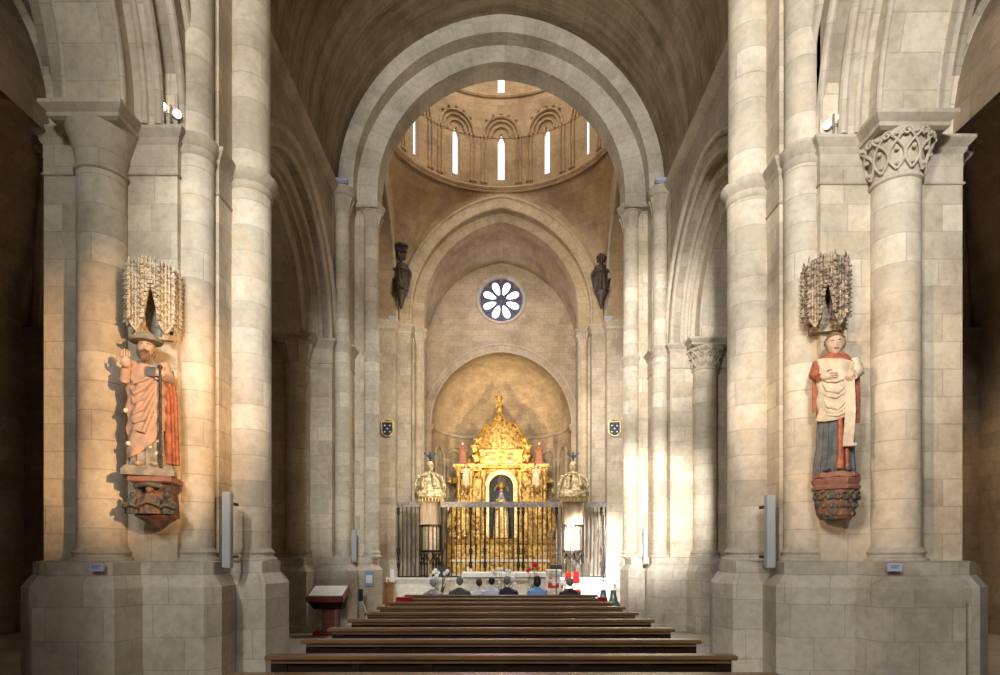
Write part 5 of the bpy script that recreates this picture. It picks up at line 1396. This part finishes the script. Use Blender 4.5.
mb = MB(); mb.ball((0, YR-0.36, rz(439)), (0.20, 0.07, 0.17), 12, 8, lambda d: 1+0.25*sin(6*math.atan2(d.z, d.x))); G(mb, 'monogram_boss', M_SLATE)
mb = MB()
for (px, py, r) in ((477, 458, 0.24), (525, 458, 0.24), (475, 448, 0.22), (527, 448, 0.22), (469, 466, 0.24), (533, 466, 0.24), (477, 441, 0.16), (525, 441, 0.16), (461, 474, 0.20), (541, 474, 0.20), (484, 472, 0.18), (518, 472, 0.18), (455, 480, 0.16), (547, 480, 0.16)):
    mb = MB(); mb.ball((RXp(px), YR-0.1, rz(py)), (r, 0.2, r*1.3), 12, 10, lambda d: 1+0.22*sin(5*math.atan2(d.z, d.x))+0.1*sin(d.y*8)); G(mb, 'carved_scrollwork')
random.seed(3)
for k in range(95):
    px = 448+108*random.random(); py = 505+33*random.random() if random.random() < .6 else 474+30*random.random()
    if abs(px-501.5) < 19: continue
    mb = MB(); mb.ball((RXp(px), YR-0.12-(0.1*random.random()), rz(py)), (0.06+0.07*random.random(), 0.08, 0.07+0.07*random.random()), 9, 7, lambda d: 1+0.2*sin(4*math.atan2(d.z, d.x)+k)); G(mb, 'foliage_boss', M_GOLDL if k % 3 == 0 else M_GOLD)
for s_ in (-1, 1):
    m2 = MB(); 
    for k in range(5): m2.tube([(s_*(2.1+0.10*k), YR-0.05, rz(538)), (s_*(2.55+0.12*sin(k*2)), YR-0.12, rz(528-2*k)), (s_*(2.35+0.15*cos(k)), YR-0.12, rz(517-3*k)), (s_*2.1, YR-0.06, rz(502-2*k))], 0.09, 8)
    for k in range(6): m2.ball((s_*(2.3+0.2*sin(k*1.7)), YR-0.1, rz(536-6*k)), (0.14, 0.1, 0.17), 9, 7)
    G(m2, 'side_wing')
for s_ in (-1, 1):
    m2 = MB(); m2.lathe((RXp(501+s_*34.3), YR-0.72), [(0.05, rz(494)), (0.12, rz(491)), (0.2, rz(488)), (0.2, rz(487))], 12); m2.box(RXp(501+s_*34.3)-0.05, RXp(501+s_*34.3)+0.05, YR-0.72, YR-0.1, rz(490), rz(488)); G(m2, 'saint_bracket')
# finial
mb = MB(); mb.lathe((0-0.1, YR), [(0.22, rz(421)), (0.32, rz(419)), (0.26, rz(416)), (0.14, rz(412)), (0.2, rz(410))], 16); G(mb, 'finial_base')
def small_saint(parent_name, x, y, z0, hgt, robe, lab, cat='statue', dark=None, group=None):
    tt = thing(parent_name, (x, y, z0), lab, cat)
    mb = MB(); draped(mb, x, y, z0, z0+hgt*0.82, [(0, hgt*0.17, hgt*0.12, 0), (0.45, hgt*0.14, hgt*0.10, 0), (0.85, hgt*0.155, hgt*0.10, 0), (1, hgt*0.05, hgt*0.05, 0)], 9, 0.16, x*3, n=36); mb.build('robe', robe, tt)
    mb = MB(); face_head(mb, (x, y-0.02*hgt, z0+hgt*0.89), hgt*0.17, -1); mb.build('head', M_FLESH, tt)
    for s_ in (-1, 1): mb = MB(); mb.tube([(x+s_*hgt*0.13, y, z0+hgt*0.75), (x+s_*hgt*0.19, y-hgt*0.07, z0+hgt*0.6), (x+s_*hgt*0.05, y-hgt*0.14, z0+hgt*0.62)], hgt*0.04, 7); mb.build('arm', robe, tt)
    mb = MB(); mb.ball((x, y+0.02*hgt, z0+hgt*0.91), (hgt*0.08, hgt*0.08, hgt*0.085), 10, 8); mb.build('hair', M_HAIRB, tt)
    return tt
small_saint('saint_figure', RXp(463), YR-0.4, rz(465.5), 1.15, M_SLABR, 'small gilded saint on the altarpiece\'s outer left column, facing the dimmer pulpit')
small_saint('saint_figure', RXp(466.5), YR-0.72, rz(487), 1.05, M_CREAM, 'small pale saint standing low between the altarpiece\'s left columns')
small_saint('saint_figure', RXp(538.5), YR-0.4, rz(465.5), 1.15, M_SLABR, 'small gilded saint on the altarpiece\'s outer right column, facing the bright pulpit')
small_saint('saint_figure', RXp(535), YR-0.72, rz(487), 1.05, M_CREAM, 'small pale saint standing low between the altarpiece\'s right columns')
small_saint('crowning_figure', -0.12, YR, rz(411), 0.98, M_GOLD, 'small gilded figure at the very top of the altarpiece')
# virgin
tt = thing('madonna_statue', (0, YR-0.1, rz(538)), 'crowned seated madonna in blue and gold robes inside the altarpiece niche', 'statue')
mb = MB(); draped(mb, 0, YR-0.05, rz(538), rz(493), [(0, 0.36, 0.25, 0), (0.4, 0.34, 0.24, 0), (0.75, 0.28, 0.2, 0), (1, 0.10, 0.1, 0)], 11, 0.15, 2, n=44); mb.build('robe', M_GOLDL, tt)
mb = MB(); draped(mb, 0, YR+0.05, rz(535), rz(496), [(0, 0.46, 0.24, 0), (0.4, 0.42, 0.22, 0), (0.8, 0.32, 0.2, 0), (1, 0.14, 0.1, 0)], 7, 0.12, 5, n=40); mb.build('mantle', M_BLUE, tt)
mb = MB(); face_head(mb, (0, YR-0.1, rz(491)), 0.24, -1); mb.build('face', M_FLESH, tt)
mb = MB(); face_head(mb, (-0.22, YR-0.32, rz(501)), 0.16, -1); draped(mb, -0.22, YR-0.30, rz(509), rz(502.5), [(0, .13, .1, 0), (1, .06, .06, 0)], 7, .1, 1, n=24); mb.build('child', M_FLESH, tt)
mb = MB(); mb.lathe((0, YR-0.06), [(0.10, rz(488.5)), (0.16, rz(486)), (0.10, rz(484)), (0.03, rz(482))], 12, wob=lambda a, b: 1+0.15*sin(a*2*PI*6)); mb.tube([(0.34*cos(a), YR+0.1, rz(491)+0.34*sin(a)) for a in [PI*k/16 for k in range(17)]], 0.03, 6); mb.build('crown_and_halo', M_GOLD, tt)
mb = MB(); mb.ball((0.0, YR-0.34, rz(497)), (0.11, 0.05, 0.11), 12, 8); mb.build('blue_medallion', M_SHB, tt)

# altar in the apse
t = thing('high_altar', (0, 29.9, 0.93), 'golden-fronted high altar with white cloth below the altarpiece', 'altar')
za = zpx(560, 29.6)
mb = MB(); mb.box(-2.3, 2.2, 29.6, 30.3, 0.93, za-0.08); mb.build('frontal', M_GOLD, t)
mb = MB(); mb.box(-2.4, 2.3, 29.5, 30.35, za-0.08, za+0.03); mb.build('mensa_cloth', M_WHITE, t)
# candlestick on the high altar
xx = (513-502)*29.7/F; t = thing('altar_cross', (xx, 29.75, za+0.03), 'slim gilt standing cross on the high altar', 'cross')
mb = MB(); mb.lathe((xx, 29.75), [(0.16, za+0.03), (0.14, za+0.06), (0.03, za+0.09), (0.025, za+0.7), (0.03, za+0.72)], 12); mb.box(xx-0.02, xx+0.02, 29.73, 29.77, za+0.7, za+1.15); mb.box(xx-0.14, xx+0.14, 29.73, 29.77, za+0.92, za+0.96); mb.build('cross', M_BRONZE, t)

# ------------------------------------------------------------------ nave altar and its surroundings
YT = 21.0
t = thing('altar_table', (0, YT, 0.17), 'long white altar table behind the seated people', 'altar')
x0, x1 = (463-502)*YT/F, (552-502)*YT/F; zt = zpx(572, YT)
mb = MB(); mb.poly([(x0, YT-0.4), (x1, YT-0.4), (x1, YT+0.5), (x0, YT+0.5)], [(0, zt-0.16), (0.0, zt-0.02), (-0.02, zt)]); mb.build('tabletop', M_WHITE, t)
mb = MB(); mb.box(x0+0.05, x1-0.05, YT-0.32, YT+0.4, zt-0.21, zt-0.16); mb.build('moulding', M_RAIL, t)
for xq in (x0+0.5, x1-0.5): 
    mb = MB(); mb.box(xq-0.28, xq+0.28, YT-0.25, YT+0.3, 0.17, zt-0.2); mb.build('support', S_LOW, t)
def candle(x, y, z, h, lab, base=True):
    t = thing('candle', (x, y, z), lab, 'candle')
    mb = MB(); mb.lathe((x, y), [(0.035, z+0.015), (0.035, z+h), (0.02, z+h+0.005)], 12); mb.build('wax', M_WAX, t)
    mb = MB(); mb.tube([(x, y, z+h), (x+0.003, y, z+h+0.025)], 0.004, 5); mb.build('wick', M_BLACK, t)
    mb = MB(); mb.lathe((x, y), [(0.06, z), (0.065, z+0.01), (0.04, z+0.018)], 12); mb.build('dish', M_GILTW, t)
candle((469-502)*YT/F, YT, zt, 0.16, 'short white candle at the altar table\'s end, taller of the two')
candle((471.5-502)*YT/F, YT-0.05, zt, 0.11, 'short white candle on the altar table, shorter of the two')

def bouquet(x, y, z0, zt, r, lab, petals, n, green=0.5, seed=1, spread=None):
    random.seed(seed)
    t = thing('flower_arrangement', (x, y, z0), lab, 'flowers')
    sp = spread or r
    mb = MB(); mb.lathe((x, y), [(0.10, z0), (0.12, z0+0.02), (0.06, z0+0.06), (0.13, z0+0.22), (0.15, z0+0.30), (0.13, z0+0.30)], 14); mb.build('vase', M_WHITE, t)
    st = MB(); lf = MB(); pt = MB()
    for k in range(n):
        a = 2*PI*random.random(); q = random.random()**0.6; ex, ey = x+sp*q*cos(a), y+sp*q*0.7*sin(a); ez = z0+0.3+(zt-z0-0.3)*(1-0.55*q*random.random())
        st.tube([(x, y, z0+0.25), ((x+ex)/2, (y+ey)/2, z0+0.3+(ez-z0-0.3)*0.6), (ex, ey, ez)], 0.006, 5)
        for m in range(5):
            b = 2*PI*m/5; pt.ball((ex+0.035*cos(b), ey-0.01, ez+0.035*sin(b)), (0.032, 0.02, 0.032), 6, 4)
        pt.ball((ex, ey-0.02, ez), 0.025, 6, 4)
    for k in range(int(n*2*green)+6):
        a = 2*PI*random.random(); q = 0.3+0.9*random.random(); e = Vector((x+sp*q*cos(a), y+sp*q*0.7*sin(a), z0+0.25+(zt-z0-0.3)*random.random()*0.8)); b = Vector((x, y, z0+0.28))
        m_ = (b+e)/2+Vector((0, 0, 0.08)); w = Vector((-(e-b).y, (e-b).x, 0)).normalized()*0.025 if (e-b).xy.length > 1e-3 else Vector((0.02, 0, 0))
        lf.face([b, m_-w, e, m_+w])
    st.build('stems', M_GREEN, t); lf.build('leaves', M_GREEN, t); pt.build('blossoms', petals, t)
bouquet((440-502)*19.5/F, 19.5, 0, zpx(570, 19.5), 0.28, 'white lilies in a vase before the black music stand', M_WHITE, 12, 0.7, 2)
bouquet((503-502)*19.3/F, 19.3, 0, zpx(569, 19.3), 0.42, 'loose white gladioli in front of the altar table', M_WHITE, 13, 0.8, 5, 0.5)
bouquet((535-502)*19.8/F, 19.8, 0, zpx(563, 19.8), 0.26, 'red roses and greenery standing beside the altar table', M_REDC, 7, 1.2, 8, 0.25)
bouquet((563-502)*18.6/F, 18.6, 0, zpx(583, 18.6), 0.25, 'low green and white bouquet near the person in black', M_WHITE, 7, 1.4, 9, 0.45)

# music stands
def music_stand(px, Y, y0, y1, lab, wd):
    x = (px-502)*Y/F; z1 = zpx(y0, Y); z0_ = zpx(y1, Y); base = 0.17 if Y < 22.7 and Y > 19.6 else 0.0
    t = thing('music_stand', (x, Y, base), lab, 'music stand')
    mb = MB(); mb.tube([(x, Y, base+0.12), (x, Y, z0_+0.08)], 0.015, 8); mb.build('post', M_BLACK, t)
    for k in range(3):
        a = 2*PI*k/3+0.5; m2 = MB(); m2.tube([(x, Y, base+0.25), (x+0.22*cos(a), Y+0.22*sin(a), base+0.012)], 0.011, 6); m2.build('leg', M_BLACK, t)
    mb = MB(); M = Matrix.Translation((x, Y, (z0_+z1)/2)) @ Matrix.Rotation(math.radians(-25), 4, 'X')
    mb.box(-wd/2, wd/2, -0.012, 0.012, -(z1-z0_)/2, (z1-z0_)/2, M=M); mb.box(-wd/2, wd/2, -0.05, 0.0, -(z1-z0_)/2-0.01, -(z1-z0_)/2+0.01, M=M); mb.build('desk', M_BLACK, t)
music_stand(443.5, 20.3, 566.5, 577, 'wide black music stand in front of the dimmer pulpit', 0.48)
music_stand(557, 18.9, 565, 569, 'low-tilted black music stand before the white side table', 0.38)
# side table white with red cloth
Yd = 20.2; xa, xb = (546.5-502)*Yd/F, (561.5-502)*Yd/F
t = thing('side_table', ((xa+xb)/2, Yd, 0.17), 'white side table with red cloth beside the red roses', 'table')
zt2 = zpx(569.5, Yd); 
mb = MB(); mb.box(xa, xb, Yd-0.2, Yd+0.3, zt2-0.05, zt2); mb.build('tabletop', M_WHITE, t)
for xq in (xa+0.02, xb-0.06):
    for yq in (Yd-0.18, Yd+0.24): mb = MB(); mb.box(xq, xq+0.04, yq, yq+0.04, 0.17, zt2-0.05); mb.build('leg', M_WHITE, t)
mb = MB(); mb.box(xa+0.06, xb-0.06, Yd-0.1, Yd-0.08, zpx(581, Yd), zpx(572, Yd)); mb.build('front_panel', M_WHITE, t)
mb = MB(); mb.box(xa+0.09, xa+0.20, Yd-0.115, Yd-0.1, zpx(579, Yd), zpx(573.5, Yd)); mb.build('gilt_emblem', M_GOLD, t)
mb = MB(); mb.box(xa+0.03, xb+0.06, Yd-0.16, Yd+0.1, zpx(588, Yd), zpx(583, Yd)); mb.build('red_cloth', M_REDC, t)
# red chairs
def red_chair(px, Y, y0, lab):
    x = (px-502)*Y/F; zt_ = zpx(y0, Y); t = thing('padded_chair', (x, Y, 0.17), lab, 'chair')
    mb = MB(); mb.poly([(x-0.105, Y+0.16), (x+0.105, Y+0.16), (x+0.105, Y+0.24), (x-0.105, Y+0.24)], [(-0.02, zt_-0.42), (0, zt_-0.40), (0, zt_-0.03), (-0.03, zt_)]); mb.build('backrest', M_REDC, t)
    mb = MB(); mb.poly([(x-0.12, Y-0.22), (x+0.12, Y-0.22), (x+0.12, Y+0.22), (x-0.12, Y+0.22)], [(0, 0.55), (0.01, 0.58), (0, 0.64)]); mb.build('seat', M_REDC, t)
    for sx_ in (-1, 1):
        for sy_ in (-1, 1): mb = MB(); mb.tube([(x+sx_*0.11, Y+sy_*0.19, 0.17), (x+sx_*0.11, Y+sy_*0.19, 0.56 if sy_ < 0 else zt_-0.02)], 0.02, 8); mb.build('leg', M_GOLDL, t)
red_chair(569.5, 21.6, 572.5, 'red padded chair beside the side table, left of its pair')
red_chair(577.5, 21.2, 571.5, 'red padded chair, the one nearer the bright pier')
# candle pedestal at left
Yc_ = 20.6; x = (390.5-502)*Yc_/F; zt_ = zpx(582, Yc_)
t = thing('wooden_pedestal', (x, Yc_, 0), 'golden wooden pedestal holding candles against the low white wall', 'pedestal')
mb = MB(); mb.poly([(x-0.13, Yc_-0.13), (x+0.13, Yc_-0.13), (x+0.13, Yc_+0.13), (x-0.13, Yc_+0.13)], [(0.04, 0), (0.04, 0.05), (0, 0.08), (0.02, zt_-0.1)]); mb.build('shaft', M_OAK, t)
mb = MB(); mb.poly([(x-0.18, Yc_-0.18), (x+0.18, Yc_-0.18), (x+0.18, Yc_+0.18), (x-0.18, Yc_+0.18)], [(-0.03, zt_-0.1), (0, zt_-0.05), (0, zt_)]); mb.build('top', M_OAK, t)
candle(x-0.10, Yc_-0.06, zt_, 0.17, 'cream candle on the wooden pedestal, outer one by the pier')
candle(x+0.06, Yc_-0.06, zt_, 0.16, 'cream candle on the wooden pedestal, inner one by the card')
mb = MB(); mb.box(x+0.0, x+0.14, Yc_+0.06, Yc_+0.075, zt_, zt_+0.42); t = thing('white_card', (x+0.07, Yc_+0.07, zt_), 'upright white card behind the pedestal candles', 'card'); mb.build('card_sheet', M_WHITE, t)
# green bronze bell stands with processional candle
for px, lab, pole in ((604, 'dark green bell-shaped stand carrying a tall candle pole', True), (614, 'dark green bell-shaped stand without a pole, by the bright pier', False)):
    Yb = 21.8; x = (px-502)*Yb/F
    t = thing('bell_shaped_stand', (x, Yb, 0), lab, 'stand')
    z1 = zpx(590, Yb)
    mb = MB(); mb.lathe((x, Yb), [(0.27, 0), (0.27, 0.05), (0.22, 0.12), (0.16, 0.22), (0.12, 0.36), (0.10, z1-0.06), (0.115, z1-0.03), (0.08, z1)], 20); mb.build('bell_base', M_BELL, t)
    if pole:
        mb = MB(); mb.tube([(x, Yb, z1), (x, Yb, zpx(578, Yb))], 0.014, 8); mb.lathe((x, Yb), [(0.06, zpx(578, Yb)), (0.05, zpx(576, Yb)), (0.055, zpx(560, Yb)), (0.03, zpx(540, Yb)), (0.03, zpx(515, Yb))], 10); mb.build('pole', M_BRONZE, t)
# red cushions on the pews
for px, i, lab in ((412.5, 8, 'red cloth draped on a pew\'s end at the left of the rows'), (599, 8, 'red cloth draped on a pew\'s end at the right of the rows')):
    Y = rows_y[i]+0.0; s_ = -1 if px < 500 else 1; xa = s_*2.0; xb = s_*2.44
    x0, x1 = min(xa, xb), max(xa, xb)-0.05
    if s_ > 0: x0 = 2.25; x1 = 2.45
    mb = MB(); rows = []
    for (yy, zz) in ((-0.06, 0.74), (-0.06, 0.865), (0.03, 0.87), (0.13, 0.865), (0.13, 0.72)):
        rows.append([(x0+(x1-x0)*k/8, Y+yy+0.006*sin(k*2), zz+0.006*sin(k*3.1)) for k in range(9)])
    mb.grid(rows); mb.grid([[(a, b*1.0, c+0.008) for a, b, c in r] for r in rows], flip=False)
    tag(mb.build('red_cloth', M_REDC, None), lab, 'cloth')

# ================================================================== LIGHTS
def light(kind, loc, target, energy, color, name, size=1.0, spot=None, blend=0.5, sy=None):
    d = bpy.data.lights.new(name, kind); d.energy = energy; d.color = color
    if kind == 'AREA':
        d.size = size
        if sy: d.shape = 'RECTANGLE'; d.size_y = sy
    else: d.shadow_soft_size = size
    if kind == 'SPOT': d.spot_size = math.radians(spot); d.spot_blend = blend
    o = bpy.data.objects.new(name, d); C.objects.link(o); o.location = loc
    if target is not None: o.rotation_euler = (Vector(target)-Vector(loc)).to_track_quat('-Z', 'Y').to_euler()
    return o
WH = (1.0, 0.97, 0.93)
light('SPOT', (-1.0, -9.0, 9.0), (1.2, 9, 8.6), 5200, (0.95, 0.97, 1.0), 'west_fill_light', 0.9, 72, 1.0)  # rear light at the added west window, aimed high to keep plinths dimmer
light('SPOT', (-1.0, -9.0, 9.4), (0.3, 15.7, 12.2), 5500, (0.98, 0.97, 0.94), 'west_fill_light', 0.9, 34, 0.9)  # narrow spot added to brighten the crossing's west arch
light('AREA', (-3.95, -3.5, 8.6), (4.5, 9, 5.6), 1250, (1.0, 0.98, 0.95), 'clerestory_fill', 1.0, sy=2.4)  # fill at the added clerestory window, brightening the right pier
light('SPOT', (-2.2, -8.8, 8.2), (3.3, 16.0, 2.9), 52000, (1.0, 0.98, 0.96), 'west_pier_fill', 0.25, 10.5, 0.7)  # narrow beam added to whiten the far right pier's lower part
light('SPOT', (-2.2, -8.8, 8.2), (3.3, 16.0, 7.2), 26000, (1.0, 0.98, 0.96), 'west_pier_fill', 0.25, 11.5, 0.7)  # second added beam, for the same pier higher up
light('SPOT', (0.4, -8.8, 8.2), (-3.45, 16.0, 4.6), 11000, (0.94, 0.97, 1.0), 'west_pier_fill', 0.3, 18, 0.8)  # beam added to brighten the far left pier's inner shaft
light('SPOT', (8.8, 12.5, 7.5), (10.5, 12.5, 2), 420, (1.0, 0.78, 0.48), 'aisle_fill', 0.2, 110, 0.8)  # added fill for the right aisle wall and floor, no fixture
light('SPOT', (-8.8, 12.5, 7.0), (-9.5, 12.5, 9), 18, (1.0, 0.70, 0.42), 'aisle_fill', 0.2, 120, 0.8)  # weak added fill so the left aisle ribs show
light('SPOT', (-1.8, -8.8, 8.6), (3.6, 9.0, 6.6), 7500, (0.96, 0.98, 1.0), 'west_pier_fill', 0.3, 26, 0.9)  # beam added to brighten the near right pier's nave shaft
light('SPOT', (3.95, 0.2, 4.4), (LX-0.4, 7.9, 3.8), 6200, (1.0, 0.60, 0.30), 'statue_spotlight', 0.04, 20.5, 0.85)
light('SPOT', (-3.95, 0.2, 4.4), (RX+0.4, 7.9, 3.8), 2800, (1.0, 0.70, 0.44), 'statue_spotlight', 0.04, 22, 0.85)
light('SPOT', (FLR[0]-0.15, FLR[1]-0.3, FLR[2]+0.3), (LX-0.2, 7.9, 4.0), 150, (1.0, 0.66, 0.36), 'floodlight_beam', 0.05, 30, 0.7)
light('SPOT', (FLL[0]+0.15, FLL[1]-0.3, FLL[2]+0.3), (RX+0.2, 7.9, 4.0), 120, (1.0, 0.70, 0.42), 'floodlight_beam', 0.05, 30, 0.7)
light('AREA', (0, CY, 22.6), (0, CY, 0), 400, (1.0, 0.93, 0.82), 'lantern_daylight', 5.0)
light('POINT', (0, CY-1.5, 16.6), None, 150, (1.0, 0.88, 0.70), 'lantern_fill', 1.0)  # point fill added inside the drum to lift drum and pendentives
light('SPOT', (-2.6, 25.2, 6.0), (0.3, 31, 4.6), 330, (1.0, 0.86, 0.64), 'altarpiece_lamp', 0.15, 60, 0.7)
light('SPOT', (2.6, 25.2, 6.0), (-0.3, 31, 4.6), 330, (1.0, 0.86, 0.64), 'altarpiece_lamp', 0.15, 60, 0.7)
light('SPOT', (-2.9, 26.0, 4.2), (0.6, 32, 9.0), 1700, (1.0, 0.74, 0.44), 'conch_fill', 0.2, 55, 0.8)  # added uplight to brighten the apse conch
light('SPOT', (2.9, 26.0, 4.2), (-0.6, 32, 9.0), 1700, (1.0, 0.74, 0.44), 'conch_fill', 0.2, 55, 0.8)  # matching added conch uplight from the right
light('AREA', (0, 26.3, 13.9), (0, 28.5, 8.5), 90, (0.84, 0.80, 1.0), 'chancel_daylight', 1.6)
light('SPOT', (1.6, 20.6, 3.0), (3.6, 24, 1.5), 6000, (1.0, 0.95, 0.88), 'pulpit_light', 0.15, 62, 0.9)
light('SPOT', (-1.2, 20.3, 3.2), (-2.7, 23.4, 3.4), 420, (1.0, 0.80, 0.55), 'pulpit_light', 0.1, 60, 0.9)  # warm fill added to brighten the left pulpit's basket
light('SPOT', (0, 29.0, 13.86), (0, 9, 0.5), 5000, (0.60, 0.55, 1.0), 'rose_daylight', 0.8, 40, 0.9)
light('AREA', (0, 18.2, 10.0), (0, 23, 5), 800, (1.0, 0.90, 0.76), 'crossing_fill', 1.6)  # area fill added to brighten the crossing, no fixture there
w = bpy.data.worlds.new('world'); bpy.context.scene.world = w; w.use_nodes = True
w.node_tree.nodes['Background'].inputs[0].default_value = (0.9, 0.93, 1.0, 1); w.node_tree.nodes['Background'].inputs[1].default_value = 0.15
